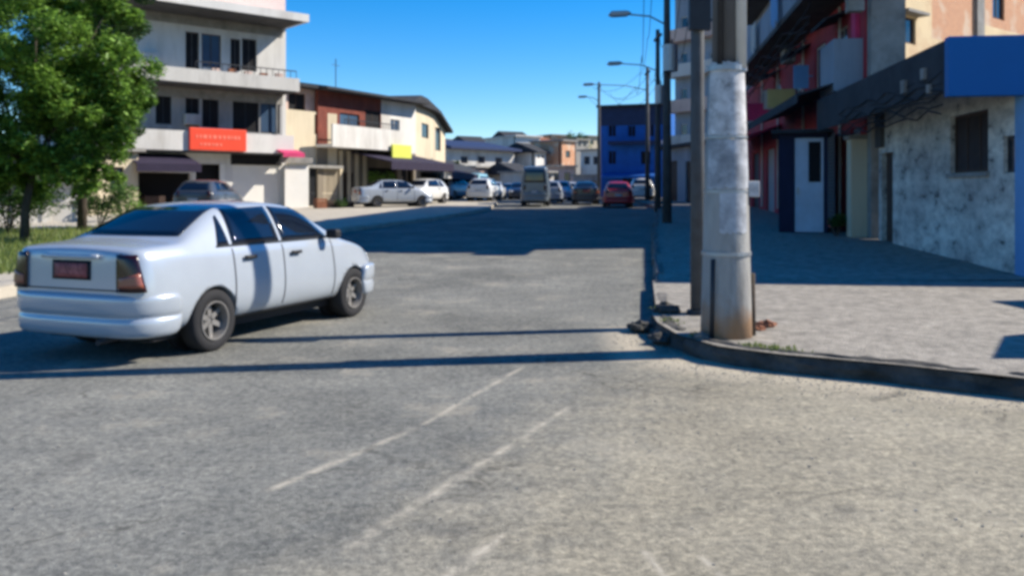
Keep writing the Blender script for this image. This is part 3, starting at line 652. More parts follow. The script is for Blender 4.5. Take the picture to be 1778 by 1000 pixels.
# porch with the white door
f = Fr((at(1352, 25), 25), (at(1437, 24.6), 24.6), 'street_kiosk', 'low blue kiosk with a white glazed metal door', 'kiosk')
R = f.root; L = f.L; zt_ = f.z(1390, 232)
od = f.r(1380, 240, 1430, 402)
od = (od[0], od[1], 0.02, od[3])
wall(R, 0, L, -.3, zt_, [od], mat('faded navy paint', (.012, .016, .045), .8, .25, 2), th=.1)
dr = MB().box(od[0], od[1], .02, .08, od[2], od[3]).build('door', mat('white blue door paint', (.45, .52, .62), .6, .12, 2), R)
dx = od[1]-od[0]
MB().box(od[0]+dx*.48, od[0]+dx*.9, -.0, .02, 1.45, 2.6).build('pane', M['dark'], dr)
MB().box(od[0]+.05, od[0]+.1, -.04, .02, 1.1, 1.3).build('handle', M['steel'], dr)
MB().box(0, L, .15, 2.6, -.3, zt_).build('core', MATS['faded navy paint'], R); MB().box(-.2, L+.15, -.35, 2.7, zt_, zt_+.1).build('roof', M['darkroof'], R)
# --- cream pillar by the doorway
b = empty('gate_pillar', (at(1490, 23.2), 23.2, g(23.2)+KH), -.1, 'cream painted pillar beside the dark passage', 'pillar')
MB().box(-.24, .22, -.2, .2, -.1, zat(240, 22.3)-g(22.3)-KH).build('shaft', M['cream'], b); MB().box(-.31, .31, -.26, .26, zat(240, 22.3)-g(22.3)-KH, zat(232, 22.3)-g(22.3)-KH).build('cap', M['concrete'], b)
# --- lit building behind the roofs, its bare wall turned to the sun
A = (at(1546, 24.5), 24.5); ang = math.radians(38)
B = (A[0]+13*math.cos(ang), A[1]+13*math.sin(ang))
f = Fr(A, B, 'apartment_building', 'sunlit sand and brick coloured building above the corner house')
R = f.root; L = f.L
ow = f.r(1562, 30, 1590, 76)
xb = f.x(1618); xc = f.x(1692)
H2 = 11.5
wall(R, 0, xb, -.5, H2, [ow], M['lit']); window(R, ow, M['wood'], M['glass'])
MB().box(ow[0]-.15, ow[1]+.15, -.35, 0, ow[3]+.05, ow[3]+.13).build('window_hood', M['concrete'], R)
zb_ = f.z(1650, 74)
wall(R, xb, xc, -.5, zb_, [], M['lit']); wall(R, xb, xc, zb_, H2, [], M['brick'])
MB().box(xc, xc+.5, -.1, .3, -.5, H2).build('pillar', M['concrete'], R)
ob = [(xc+1.3, xc+2.2, f.z(1740, 36), f.z(1740, 36)+1.3)]
wall(R, xc+.5, L, -.5, f.z(1740, 52), [], M['lit']); wall(R, xc+.5, L, f.z(1740, 52), H2, ob, M['brick']); window(R, ob[0], M['wood'], M['glass'])
MB().prism([(.9, .6), (L, .6), (L, 6), (6.4, 6)], -.5, H2).build('core', M['brick'], R); MB().prism([(0, -.4), (L+.3, -.4), (L+.3, 6.2), (6.4, 6.2), (.3, .3)], H2, H2+.25).build('roof', M['concrete'], R)
# --- corner house with the blue canopy
f = Fr((9.34, 22.0), (8.3, 13.9), 'corner_house', 'whitewashed stone house with a big blue canopy panel at the right edge', 'house', z0=KH)
R = f.root; L = f.L
ow = f.r(1650, 196, 1716, 300); ow2 = f.r(1742, 236, 1764, 300)
od = (.25, 1.15, 0, 2.35)
Hh = 3.75
wall(R, 0, L, -.3, Hh, [ow, ow2, od], M['stone'], th=.22)
window(R, ow, M['wood'], mat('brown shutter', (.028, .02, .02), .7, .3, 5), bars=2, th=.25, sill=M['concrete']); window(R, ow2, M['dsteel'], M['glass'], bars=0)
MB().box(od[0], od[1], .12, .18, 0, 2.35).build('door', M['wood'], R)
MB().box(-.0, L, .6, 5.6, -.3, Hh).build('core', M['white2'], R); MB().box(L-.22, L, .22, .6, -.3, Hh).build('side_wall', M['white2'], R); MB().box(0, .22, .22, .6, -.3, Hh).build('side_wall', M['white2'], R)
MB().box(L-.35, L+.03, -.05, 0, -.2, 3.0).build('door_frame', M['lblue'], R)
MB().box(L+.003, L+.05, 0.0, .5, -.2, 3.0).build('corner_trim', M['lblue'], R)
# roof: mono-pitch slab with canopy over the pavement, thick blue end panel
zc_t = zat(62, 13.9)-KH; zc_b = zat(166, 13.9)-KH
ovh = 1.2
MB().prism([(-ovh, zc_t-.14), (-ovh, zc_t-.02), (2.2, zc_t+.12), (5.8, zc_t), (5.8, zc_t-.14)], -1.5, L-.16, 'x').build('roof', M['darkroof'], R)  # far roof end lengthened to block a lit band on the pavement
MB().box(-1.5, L-.16, -ovh, -ovh+.05, zc_b+.1, zc_t-.14).build('fascia', M['darkroof'], R)
MB().box(L-.15, L+.05, -ovh-.02, 5.9, zc_b, zc_t+.005).build('canopy_panel', M['blue'], R, bevel=.01)
for k in range(9): MB().box(.8+k*.85, .88+k*.85, -ovh+.06, 0, zc_t-.3, zc_t-.15).build('rafter', M['wood'], R)
for k in range(6):
    pts = [(L-.3-j*.62, -ovh+.02-.05*random.random(), zc_b+.45-.12*k-.12*math.sin(j*1.3+k)**2) for j in range(12)]
    MB().tube(pts, .016, 5).build('cable', M['dark'], R)
for i, (x, z, s_, mm) in enumerate(((L-1.2, zc_b+.42, .16, 'concrete'), (L-2.3, zc_b+.3, .2, 'concrete'), (L-.9, zc_b+.15, .12, 'concrete'))): MB().box(x, x+s_, -ovh-.06, -ovh, z, z+s_*1.2).build('junction_box', M[mm], R)
MB().box(0, .5, -.1, 0, 2.5, Hh).build('upper_panel', M['shade_soffit'], R)
# unseen shop added on the corner; its awning is shaped to cast the pavement shadow
b = empty('unseen_shop', (9.3, 8.6, KH), 0, 'unseen small shop added outside the right edge to cast a pavement shadow', 'shop')
MB().box(.3, 6, .1, 3, -.3, 2.8).build('wall', M['white2'], b); MB().prism([(-1.4, -.75), (5.5, -.75), (5.5, 1.6), (.6, 1.6), (-.3, .55), (-.65, .4)], 2.95, 3.1).build('awning', M['darkroof'], b)
# ---------------------------------------------------------------- poles
def bigpole():
    P = empty('utility_pole', (2.07, 8.35, KH), 0, 'thick concrete utility pole with posters and conduits on the near corner', 'utility pole', 'utility poles along the right kerb')
    zc = zat(122, 8.35)-KH
    MB().tube([(0, 0, -.2), (0, 0, .35), (0, 0, 1.4), (0, 0, zc)], [.250, .236, .208, .168], 32).build('lower_shaft', M['pole'], P, smooth=True)
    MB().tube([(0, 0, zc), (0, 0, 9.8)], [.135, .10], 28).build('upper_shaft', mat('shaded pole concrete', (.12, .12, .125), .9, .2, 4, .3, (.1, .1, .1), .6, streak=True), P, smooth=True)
    MB().tube([(0, 0, zc-.02), (0, 0, zc+.03)], [.195, .195], 28).build('collar', M['steel'], P)
    MB().tube([(0, 0, .78), (0, 0, .815)], [.236, .236], 28).build('strap', M['steel'], P)
    # posters wrapped round the shaft: thin curved sheets
    for z0, z1, a0, a1, mm in ((1.93, 2.62, -165, -10, 'paper'), (1.42, 1.88, -160, -20, 'paper2'), (2.0, 2.35, -5, 60, 'paper2'), (1.0, 1.38, -120, -45, 'paper2')):
        b = MB(); n = 16
        def rr(z): return (.236-(z-.35)*(.028/1.05) if z < 1.4 else .208-(z-1.4)*(.040/(zc-1.4)))+.004
        for z in (z0, (z0+z1)/2, z1):
            for k in range(n+1):
                t = math.radians(a0+(a1-a0)*k/n); b.v.append((rr(z)*math.cos(t), rr(z)*math.sin(t), z+.012*random.uniform(-1, 1)))
        for j in range(2):
            for k in range(n): b.f.append((j*(n+1)+k, j*(n+1)+k+1, (j+1)*(n+1)+k+1, (j+1)*(n+1)+k))
        o = b.build('poster', M[mm], P, smooth=True)
    MB().tube([(.115, -.105, zc), (.105, -.085, 9.0)], .055, 12).build('conduit', mat('pale pvc pipe', (.62, .60, .57), .5, .1, 4, .05), P, smooth=True)
    MB().tube([(-.09, -.13, zc), (-.06, -.11, 9.0)], .03, 10).build('conduit', M['dsteel'], P, smooth=True)
    MB().tube([(-.18, -.175, .0), (-.165, -.165, .75)], .022, 8).build('earth_pipe', M['dsteel'], P, smooth=True)
    MB().tube([(.26, .03, -.02), (.25, .02, .6)], .035, 10).build('earth_pipe', M['bark'], P, smooth=True)
    for z in (1.9, 1.38): MB().tube([(0, 0, z), (0, 0, z+.02)], [.215 if z < 1.5 else .2]*2, 28).build('strap', M['steel'], P)
    MB().box(.19, .30, -.09, .03, 1.34, 1.49).build('meter_box', M['paper'], P, bevel=.008)
    MB().box(-1.1, 1.1, -.06, .06, 8.9, 9.02).build('crossarm', M['wood'], P)
bigpole()
P = empty('steel_pole', (at(1211, 9.8), 9.8, KH), 0, 'thin dark steel pole just behind the thick concrete pole', 'pole')
MB().tube([(0, 0, -.1), (0, 0, 2), (0, 0, 8.6)], [.08, .078, .065], 16).build('shaft', mat('old grey paint', (.075, .08, .085), .7, .2, 5, .1, (.05, .035, .03), .7), P, smooth=True)
MB().tube([(0, 0, -.02), (0, 0, .05)], [.13, .12], 16).build('base_flange', M['dsteel'], P)
MB().box(-.12, .12, -.15, -.06, 3.2, 3.6).build('meter_box', M['dsteel'], P)
MB().tube([(.0, .13, 0), (.02, .12, 1), (-.01, .12, 2), (.03, .11, 3), (0, .11, 4.5), (0, .1, 8.4)], [.05, .07, .045, .08, .06, .06], 8).build('shadow_tube', M['dark'], P, smooth=True)  # added tube that widens the steel pole's cast shadow
def lamp_pole(X, Y, top, lampz, arm, label, trans=False):
    z0 = g(Y)+KH; P = empty('utility_pole', (X, Y, z0), 0, label, 'utility pole', 'utility poles along the right kerb')
    MB().tube([(0, 0, -.2), (0, 0, top-z0)], [.17, .10], 14).build('shaft', M['shade_soffit'], P, smooth=True)
    zl = lampz-z0
    MB().tube([(0, 0, zl-.35), (-arm*.4, -.05, zl-.05), (-arm, -.1, zl+.02)], .03, 8).build('lamp_arm', M['steel'], P, smooth=True)
    MB().prism([(-arm-.55, zl-.02), (-arm-.45, zl+.1), (-arm+.1, zl+.12), (-arm+.25, zl+.04), (-arm+.1, zl-.05), (-arm-.4, zl-.08)], -.24, .06, 'y').build('lamp_head', M['steel'], P, bevel=.03)
    if top-z0 > zl+.1: MB().box(-.06, .06, -.9, .9, top-z0-.45, top-z0-.33).build('crossarm', M['wood'], P)
    if trans:
        MB().tube([(.05, -.38, zl-2.0), (.05, -.38, zl-1.1)], [.26, .26], 16).build('transformer', M['steel'], P, smooth=False)
        for k in range(3): MB().tube([(-.1+.1*k, -.38, zl-1.1), (-.1+.1*k, -.38, zl-.9)], .03, 8).build('insulator', M['wood'], P)
    return P
lamp_pole(at(1158, 30), 30, 9.6, zat(27, 30), 1.5, 'dark utility pole with transformer and street lamp, nearest of the far poles', True)
lamp_pole(at(1142, 43), 43, 9.6, zat(112, 43), 2.0, 'second utility pole along the kerb with lamp arm over the road', True)
lamp_pole(at(1124, 58), 58, 9.9, zat(148, 58), 3.8, 'third utility pole along the kerb, with a long lamp arm')
lamp_pole(at(1040, 71), 71, zat(143, 71), 9.3, 1.2, 'slim utility pole at the left corner of the blue building')
pw = [(2.07, 8.35, 9.0), (at(1158, 30), 30, 9.1), (at(1142, 43), 43, 9.2), (at(1124, 58), 58, 9.5), (at(1040, 71), 71, 10.1)]
for j, ox in enumerate((-.5, .5, -.8, .1, .85)):
    b = MB()
    for p, q in zip(pw, pw[1:]):
        pts = [((p[0]+(q[0]-p[0])*t)+ox, p[1]+(q[1]-p[1])*t, p[2]+(q[2]-p[2])*t-(j % 3)*.45-(.7+.2*j)*4*t*(1-t)) for t in [k/10 for k in range(11)]]
        b.tube(pts, .014, 5)
    tag(b.build('overhead_cable', M['dark']), ['second overhead cable from the road side of the pole line', 'second overhead cable from the house side of the pole line', 'outermost overhead cable on the road side', 'middle overhead cable of the pole line', 'outermost overhead cable on the house side'][j], 'cable', 'overhead cables')
# rubble and drain stones beside the pole
STONES = [(1.42, 9.55, .13, 'kerb', 'dark lump of kerb stone in the gutter, farthest of the rubble left of the pole'), (1.52, 8.8, .12, 'kerb', 'dark broken kerb stone in the gutter just left of the pole'), (1.78, 9.95, .15, 'kerb', 'large dark stone on the kerb between the two poles'), (1.6, 9.15, .11, 'kerb2', 'paler broken stone in the middle of the gutter rubble'), (1.80, 8.2, .08, 'kerb2', 'small pale stone touching the front of the pole foot'), (2.48, 8.7, .07, 'tile', 'small reddish brick bit right of the pole foot'), (2.62, 8.9, .09, 'tile', 'reddish broken brick on the pavement right of the pole')]
for k, (x, y, s_, mm, lb) in enumerate(STONES):
    me = bpy.data.meshes.new('rubble_stone'); bm = bmesh.new(); bmesh.ops.create_icosphere(bm, subdivisions=3, radius=s_)
    for v in bm.verts:
        q = v.co/s_; c_ = Vector([round(a*1.6+.3*mnoise.noise(q*2+Vector((k*3, 0, i))))/1.6 for i, a in enumerate(q)])
        v.co = (q*.45+c_*.55)*s_*(1+.3*mnoise.noise(q*1.7+Vector((k*5, 0, 0)))); v.co.z *= .55
    bm.to_mesh(me); bm.free(); me.materials.append(M[mm])
    o = bpy.data.objects.new('rubble_stone', me); COL.objects.link(o); o.location = (x, y, (.03 if x < 1.7 else KH)+s_*.2); o.rotation_euler.z = k*1.3
    tag(o, lb, 'stone', 'rubble stones by the pole')
# ---------------------------------------------------------------- cars
def smoothcar(st, m):
    """loft the half sections and mirror them, subdivide"""
    b = MB(); n = None; rings = []
    for (x, zb, ws, wm, zl, wb, zt, wt) in st:
        zm = zb+(zl-zb)*.5
        half = [(0, zb), (ws*.8, zb), (ws, zb+.04), (wm, zb+(zl-zb)*.28), (wm+.008, zm+.04), (wb+.006, zl-.03), (wb-.012, zl+.012),
                (wb+(wt-wb)*.5, zl+.012+(zt-zl)*.5), (wt+.01, zt-.05 if zt-zl > .2 else zt-.02), (wt*.86, zt-.012), (wt*.45, zt+.006), (0, zt+.012)]
        ring = half+[(-y, z) for y, z in half[-2:0:-1]]
        n = len(ring); rings.append(len(b.v)); b.v += [(x, y, z) for y, z in ring]
    for k in range(len(st)-1):
        for j in range(n): b.f.append((rings[k]+j, rings[k]+(j+1) % n, rings[k+1]+(j+1) % n, rings[k+1]+j))
    b.f.append(tuple(rings[0]+j for j in range(n-1, -1, -1))); b.f.append(tuple(rings[-1]+j for j in range(n)))
    o = b.build('body', m, smooth=True)
    s_ = o.modifiers.new('s', 'SUBSURF'); s_.levels = 2; s_.render_levels = 2
    return o
def bake(o):
    dg = bpy.context.evaluated_depsgraph_get(); dg.update()
    me = bpy.data.meshes.new_from_object(o.evaluated_get(dg)); o.modifiers.clear(); o.data = me; return o
def arch_cut(body, wheels, r, width, tw):
    for (x, y) in wheels:
        sgn = 1 if y > 0 else -1
        c = MB().tube([(x, sgn*(tw-.34), .30), (x, sgn*(tw+.5), .30)], r, 28).build('cutter', M['dark'])
        md = body.modifiers.new('b', 'BOOLEAN'); md.operation = 'DIFFERENCE'; md.object = c; md.solver = 'EXACT'
        bake(body); bpy.data.objects.remove(c)
def patch(bvh, pts, nu, nv, kind, m, name, parent, off=.006, th=0):
    """a curved panel that follows the body; pts are 4 corners in the projection plane"""
    b = MB(); (a, b0, c, d) = [Vector(p) for p in pts]
    for j in range(nv+1):
        for i in range(nu+1):
            s_, t = i/nu, j/nv
            p = (a*(1-s_)+b0*s_)*(1-t)+(d*(1-s_)+c*s_)*t
            if kind == 'R': o_, dr = Vector((p.x, -3, p.y)), Vector((0, 1, 0))
            elif kind == 'L': o_, dr = Vector((p.x, 3, p.y)), Vector((0, -1, 0))
            elif kind == 'B': o_, dr = Vector((-5, p.x, p.y)), Vector((1, 0, 0))
            elif kind == 'F': o_, dr = Vector((5, p.x, p.y)), Vector((-1, 0, 0))
            elif kind == 'BR': o_ = Vector((-3, -3, 0))+Vector((1, -1, 0)).normalized()*p.x+Vector((0, 0, p.y)); dr = Vector((1, 1, 0)).normalized()
            elif kind == 'BL': o_ = Vector((-3, 3, 0))+Vector((1, 1, 0)).normalized()*p.x+Vector((0, 0, p.y)); dr = Vector((1, -1, 0)).normalized()
            hit = bvh.ray_cast(o_, dr)
            if hit[0] is None: return None
            nn = hit[1]
            if nn.dot(dr) > 0: nn = -nn
            b.v.append(tuple(hit[0]+nn*off))
    W = nu+1
    for j in range(nv):
        for i in range(nu): b.f.append((j*W+i, j*W+i+1, (j+1)*W+i+1, (j+1)*W+i))
    o = b.build(name, m, parent, smooth=True)
    md = o.modifiers.new('t', 'SOLIDIFY'); md.thickness = th or .004; md.offset = 1
    return o
def rim_mesh(r):
    b = MB(); b.tube([(0, -.02, 0), (0, .02, 0)], r*.22, 12)
    prof = [(r, -.09), (r, .10), (r*.93, .10), (r*.9, .02), (r*.9, -.09)]
    n = 28
    for k in range(n):
        t = 2*math.pi*k/n
        for rr, y in prof: b.v.append((rr*math.cos(t), y, rr*math.sin(t)))
    b0 = len(b.v)-n*len(prof); q = len(prof)
    for k in range(n):
        for j in range(q-1): b.f.append((b0+k*q+j, b0+((k+1) % n)*q+j, b0+((k+1) % n)*q+j+1, b0+k*q+j+1))
    for k in range(6):
        t = k*math.pi/3; c, s_ = math.cos(t), math.sin(t)
        i = len(b.v)
        for rr, wv in ((r*.15, r*.15), (r*.93, r*.1)):
            for y in (-.02, .03):
                for sg in (-1, 1): b.v.append((rr*c-sg*wv*s_, y, rr*s_+sg*wv*c))
        b.f += [(i, i+1, i+5, i+4), (i+2, i+3, i+7, i+6), (i, i+2, i+6, i+4), (i+1, i+3, i+7, i+5)]
    return b
def tyre_mesh(r, ri, w_):
    b = MB(); n = 36; prof = [(ri, -w_*.42), (ri*1.1, -w_*.5), (r*.95, -w_*.5), (r, -w_*.38), (r, w_*.38), (r*.95, w_*.5), (ri*1.1, w_*.5), (ri, w_*.42)]; q = len(prof)
    for k in range(n):
        t = 2*math.pi*k/n; b.v += [(rr*math.cos(t), y, rr*math.sin(t)) for rr, y in prof]
    for k in range(n):
        for j in range(q): b.f.append((k*q+j, ((k+1) % n)*q+j, ((k+1) % n)*q+(j+1) % q, k*q+(j+1) % q))
    return b
SEDAN = [(0.00, .36, .53, .63, .90, .60, .99, .52), (0.02, .33, .63, .73, .935, .69, 1.03, .62), (0.08, .29, .72, .79, .95, .76, 1.055, .68), (.18, .27, .75, .82, .96, .79, 1.065, .70), (.38, .25, .77, .83, .96, .80, 1.075, .71), (.58, .24, .78, .835, .965, .805, 1.085, .71),
         (.66, .24, .78, .835, .96, .80, 1.12, .68), (1.16, .24, .78, .84, .955, .80, 1.385, .55), (1.34, .24, .78, .84, .955, .805, 1.425, .55), (1.85, .24, .78, .84, .955, .81, 1.445, .56), (2.35, .24, .78, .84, .95, .805, 1.43, .56),
         (2.62, .24, .78, .84, .945, .80, 1.385, .555), (3.22, .24, .78, .84, .93, .79, 1.03, .66), (3.3, .24, .78, .84, .925, .785, .985, .66), (3.65, .25, .76, .825, .87, .75, .92, .60), (3.95, .27, .70, .78, .78, .68, .82, .54), (4.08, .30, .60, .68, .68, .58, .71, .45), (4.13, .34, .5, .58, .60, .5, .62, .38)]
HATCH = [(0.00, .34, .55, .66, .84, .60, .92, .5), (0.05, .28, .68, .78, .90, .74, 1.0, .62), (.14, .26, .74, .82, .93, .78, 1.10, .62), (.42, .24, .77, .835, .945, .79, 1.40, .55), (.62, .24, .77, .84, .95, .80, 1.445, .555), (1.4, .24, .77, .84, .95, .80, 1.47, .56), (1.95, .24, .77, .84, .95, .80, 1.44, .56),
         (2.15, .24, .77, .84, .945, .80, 1.40, .555), (2.72, .24, .77, .84, .93, .79, 1.03, .66), (2.8, .24, .77, .835, .925, .785, .985, .65), (3.2, .25, .75, .82, .87, .75, .92, .6), (3.55, .28, .68, .76, .77, .66, .81, .5), (3.68, .34, .55, .62, .64, .55, .68, .42)]
VAN = [(0.00, .36, .70, .76, 1.0, .76, 1.78, .66), (0.06, .30, .78, .84, 1.02, .84, 1.88, .70), (.5, .28, .82, .87, 1.03, .87, 1.92, .72), (2.6, .28, .82, .87, 1.03, .87, 1.92, .72), (3.1, .28, .82, .87, 1.02, .87, 1.88, .70), (3.75, .28, .82, .86, 1.0, .84, 1.2, .72), (3.85, .28, .80, .85, .98, .83, 1.12, .70), (4.2, .32, .74, .80, .88, .76, .96, .6), (4.3, .38, .62, .68, .72, .62, .78, .5)]
rubber = mat('tyre rubber', (.022, .022, .024), .85, .2, 6, .2)
silver = mat('dusty rim metal', (.26, .25, .24), .5, .15, 6, .05, metal=.5)
trimm = mat('black trim plastic', (.018, .018, .02), .6, .1, 5, 0)
carglass = mat('tinted car glass', (.006, .010, .02), .05, .05, 2, 0, spec=.7)
redlens = mat('dark red lens', (.022, .003, .004), .2, .1, 4, 0, spec=.6)
amber = mat('orange pink lens', (.32, .10, .06), .25, .15, 6, 0, spec=.6)
def paint(name, col, rough=.28, metal=0.0):
    m = mat(name, col, rough, .05, 1.2, 0, tuple(c*.7+.04 for c in col), .35, metal=metal, spec=.5)
    b = m.node_tree.nodes['Principled BSDF']; b.inputs['Coat Weight'].default_value = .5; b.inputs['Coat Roughness'].default_value = .12
    return m
def make_car(st, pnt, wheels, label, cat='car', group=None, name='parked_car', detail=True, sedan=True):
    R = empty(name, (0, 0, 0), 0, label, cat, group)
    Lc = st[-1][0]; body = smoothcar(st, pnt); bake(body)
    bm = bmesh.new(); bm.from_mesh(body.data); bvh = BVHTree.FromBMesh(bm); bm.free()
    tw = .84 if cat != 'van' else .87
    body.parent = R; kids = []
    def P_(pts, kind, m, nm, nu=8, nv=4, parent=None, off=.006, th=0):
        o = patch(bvh, pts, nu, nv, kind, m, nm, parent or R, off, th)
        return o
    if st is SEDAN:
        wins = [[(1.03, 1.02), (1.20, 1.02), (1.20, 1.31), (1.17, 1.29)], [(1.25, 1.02), (1.99, 1.02), (1.99, 1.385), (1.31, 1.365)], [(2.05, 1.02), (2.93, 1.02), (2.60, 1.34), (2.05, 1.385)]]
        rear = [(-.60, 1.125), (.60, 1.125), (.49, 1.385), (-.49, 1.385)]; front = [(.60, 1.06), (-.60, 1.06), (-.50, 1.37), (.50, 1.37)]
        gaps = [2.02, 1.22, 2.98]; doorz = (.34, .98)
    elif st is HATCH:
        wins = [[(.55, 1.02), (1.05, 1.02), (1.05, 1.38), (.72, 1.36)], [(1.12, 1.02), (2.42, 1.02), (2.1, 1.36), (1.12, 1.40)]]
        rear = [(-.58, 1.06), (.58, 1.06), (.48, 1.36), (-.48, 1.36)]; front = [(.60, 1.06), (-.60, 1.06), (-.50, 1.37), (.50, 1.37)]; gaps = [1.08, 2.5]; doorz = (.34, .98)
    else:
        wins = [[(.3, 1.15), (1.3, 1.15), (1.3, 1.68), (.35, 1.68)], [(1.4, 1.15), (2.2, 1.15), (2.2, 1.68), (1.4, 1.68)], [(2.3, 1.15), (3.5, 1.15), (3.05, 1.68), (2.3, 1.68)]]
        rear = [(-.66, 1.12), (.66, 1.12), (.6, 1.7), (-.6, 1.7)]; front = [(.68, 1.28), (-.68, 1.28), (-.60, 1.78), (.60, 1.78)]; gaps = [1.35, 2.25, 3.4]; doorz = (.4, 1.1)
    for sd_ in ('R', 'L'):
        for w_ in wins: P_(w_, sd_, carglass, 'side_window', 10, 6)
        P_([(wins[0][0][0]-.02, 1.0 if cat != 'van' else 1.1), (wins[-1][1][0], 1.0 if cat != 'van' else 1.1), (wins[-1][1][0], 1.016 if cat != 'van' else 1.13), (wins[0][0][0]-.02, 1.016 if cat != 'van' else 1.13)], sd_, trimm, 'window_trim', 16, 1, off=.007)
        for x in gaps:
            P_([(x-.007, doorz[0]), (x+.007, doorz[0]), (x+.007, doorz[1]), (x-.007, doorz[1])], sd_, trimm, 'door_gap', 1, 14, off=.002, th=.002)
        P_([(wheels[0]+.36, .285), (wheels[1]-.36, .285), (wheels[1]-.36, .30), (wheels[0]+.36, .30)], sd_, trimm, 'sill_gap', 14, 1, off=.003)
        for hx in ([1.36, 2.14] if st is SEDAN else [1.2]):
            P_([(hx, .86), (hx+.17, .86), (hx+.17, .895), (hx, .895)], sd_, trimm, 'door_handle', 3, 1, off=.02, th=.02)
    P_(rear, 'B', carglass, 'rear_window', 12, 6); P_(front, 'F', carglass, 'windscreen', 12, 6)
    # lights, plate
    if st is SEDAN:
        for kd_, sg in (('BR', 1), ('BL', -1)):
            def q(pts): return pts if sg == 1 else [(-x, z) for x, z in pts]
            # plane coordinate: along the corner, 0 at the corner centre
            cc = ((0.06+3)-(-.72+3))/math.sqrt(2)
            for pts, mm, nm in (([(cc-.16, .66), (cc+.075, .66), (cc-.0, .985), (cc-.16, .99)], redlens, 'tail_light'), ):
                if sg == -1: pts = [(2*0+p[0], p[1]) for p in pts]
                o = P_(pts, kd_, mm, nm, 6, 8, off=.010, th=.012)
                if o: P_([(cc-.14, .70), (cc+.05, .70), (cc+.02, .83), (cc-.14, .78)], kd_, amber, 'indicator_lens', 4, 4, parent=o, off=.026, th=.004)
        pl = P_([(-.235, .755), (.235, .755), (.235, .93), (-.235, .93)], 'B', trimm, 'plate_recess', 6, 3, off=.004, th=.003)
        pl = P_([(-.20, .775), (.20, .775), (.20, .905), (-.20, .905)], 'B', mat('old red plate', (.30, .085, .08), .6, .6, 22), 'number_plate', 6, 3, off=.012, th=.006)
        # boot lid seams, lock bar
        P_([(-.62, .665), (.62, .665), (.62, .676), (-.62, .676)], 'B', trimm, 'boot_gap', 14, 1, off=.003)
        P_([(-.34, .945), (.34, .945), (.34, .985), (-.34, .985)], 'B', pnt, 'boot_handle', 8, 2, off=.02, th=.02)
        for s_ in (-1, 1): P_([(s_*.60-.005, .68), (s_*.60+.005, .68), (s_*.575+.005, 1.0), (s_*.575-.005, 1.0)], 'B', trimm, 'boot_gap', 1, 8, off=.003)
    else:
        for s_ in (-1, 1): P_([(s_*.62-.07, .78), (s_*.62+.07, .78), (s_*.60+.07, 1.0), (s_*.60-.07, 1.0)], 'B', redlens, 'tail_light', 3, 4, off=.01, th=.01)
        P_([(-.2, .62), (.2, .62), (.2, .74), (-.2, .74)], 'B', mat('grey plate', (.4, .4, .4), .6, .1), 'number_plate', 3, 2, off=.01)
    for s_ in (-1, 1): P_([(s_*.52-.13, .64), (s_*.52+.09, .64), (s_*.52+.09, .75), (s_*.52-.13, .75)] if cat != 'van' else [(s_*.5-.1, .78), (s_*.5+.1, .78), (s_*.5+.1, .9), (s_*.5-.1, .9)], 'F', mat('clear lens', (.6, .62, .65), .1, .05, 4, 0), 'headlight', 4, 3, off=.01, th=.01)
    P_([(-.35, .56), (.35, .56), (.35, .60), (-.35, .60)], 'F', trimm, 'grille', 6, 2, off=.005)
    arch_cut(body, [(x, s_) for x in wheels for s_ in (-1, 1)], .335, .3, tw)
    # bumpers: swept bars
    def bumper(x0, fr, nm):
        pts = []; n = 24; hw = .85
        for k in range(n+1):
            t = -1+2*k/n; yy_ = hw*math.copysign(1-(1-abs(t))**1.6, t) if False else hw*math.sin(t*math.pi/2)
            xx = x0-fr*.025+fr*.50*(1-math.cos(t*math.pi/2))**2.4
            pts.append((xx, yy_))
        b = MB(); prof = [(.03, .24), (-.012, .26), (-.024, .34), (-.025, .40), (-.008, .415), (-.008, .44), (-.028, .455), (-.036, .55), (-.036, .60), (-.025, .625), (.02, .635), (.10, .635), (.10, .24)]
        q = len(prof)
        for k, (x, y) in enumerate(pts):
            a, c = pts[max(0, k-1)], pts[min(n, k+1)]; d = Vector((c[0]-a[0], c[1]-a[1])).normalized(); nn = Vector((-d.y, d.x))*1
            if fr*nn.x < 0: nn = -nn
            for w_, z in prof: b.v.append((x+nn.x*w_, y+nn.y*w_, z))
        for k in range(n):
            for j in range(q): b.f.append((k*q+j, (k+1)*q+j, (k+1)*q+(j+1) % q, k*q+(j+1) % q))
        b.f.append(tuple(range(q))); b.f.append(tuple(n*q+j for j in range(q)))
        o = b.build(nm, pnt, R, smooth=True); o.data.polygons.foreach_set('use_smooth', [True]*len(o.data.polygons))
        md = o.modifiers.new('s', 'SUBSURF'); md.levels = md.render_levels = 1; return o
    bumper(0.0, 1, 'rear_bumper'); bumper(Lc-.07, -1, 'front_bumper')
    # wheels
    for x in wheels:
        for s_ in (-1, 1):
            w0 = tyre_mesh(.30, .19, .19).build('wheel', rubber, R, smooth=True, loc=(x, s_*(tw-.105), .30)); w0.rotation_euler = (0, random.uniform(0, 1), 0 if s_ > 0 else math.pi)
            rm = rim_mesh(.19).build('rim', silver, w0, loc=(0, 0, 0))
            MB().tube([(0, -.08, 0), (0, -.04, 0)], .17, 20).build('brake_disc', trimm, w0)
            MB().tube([(x, s_*(tw-.36), .32), (x, s_*(tw-.30), .32)], .33, 24).build('wheel_arch', trimm, R)
    MB().box(.3, Lc-.3, -.62, .62, .17, .27).build('underbody', trimm, R)
    if detail and st is SEDAN:
        for s_ in (-1, 1):
            mr = MB().box(2.80, 2.92, .0, .16, .0, .11).build('door_mirror', trimm, R, bevel=.03, loc=(0, s_*.80-(.16 if s_ < 0 else 0)+(.02*s_), 1.0))
        MB().tube([(-.1, -.42, .22), (.35, -.42, .24)], .025, 10).build('exhaust_pipe', M['dsteel'], R)
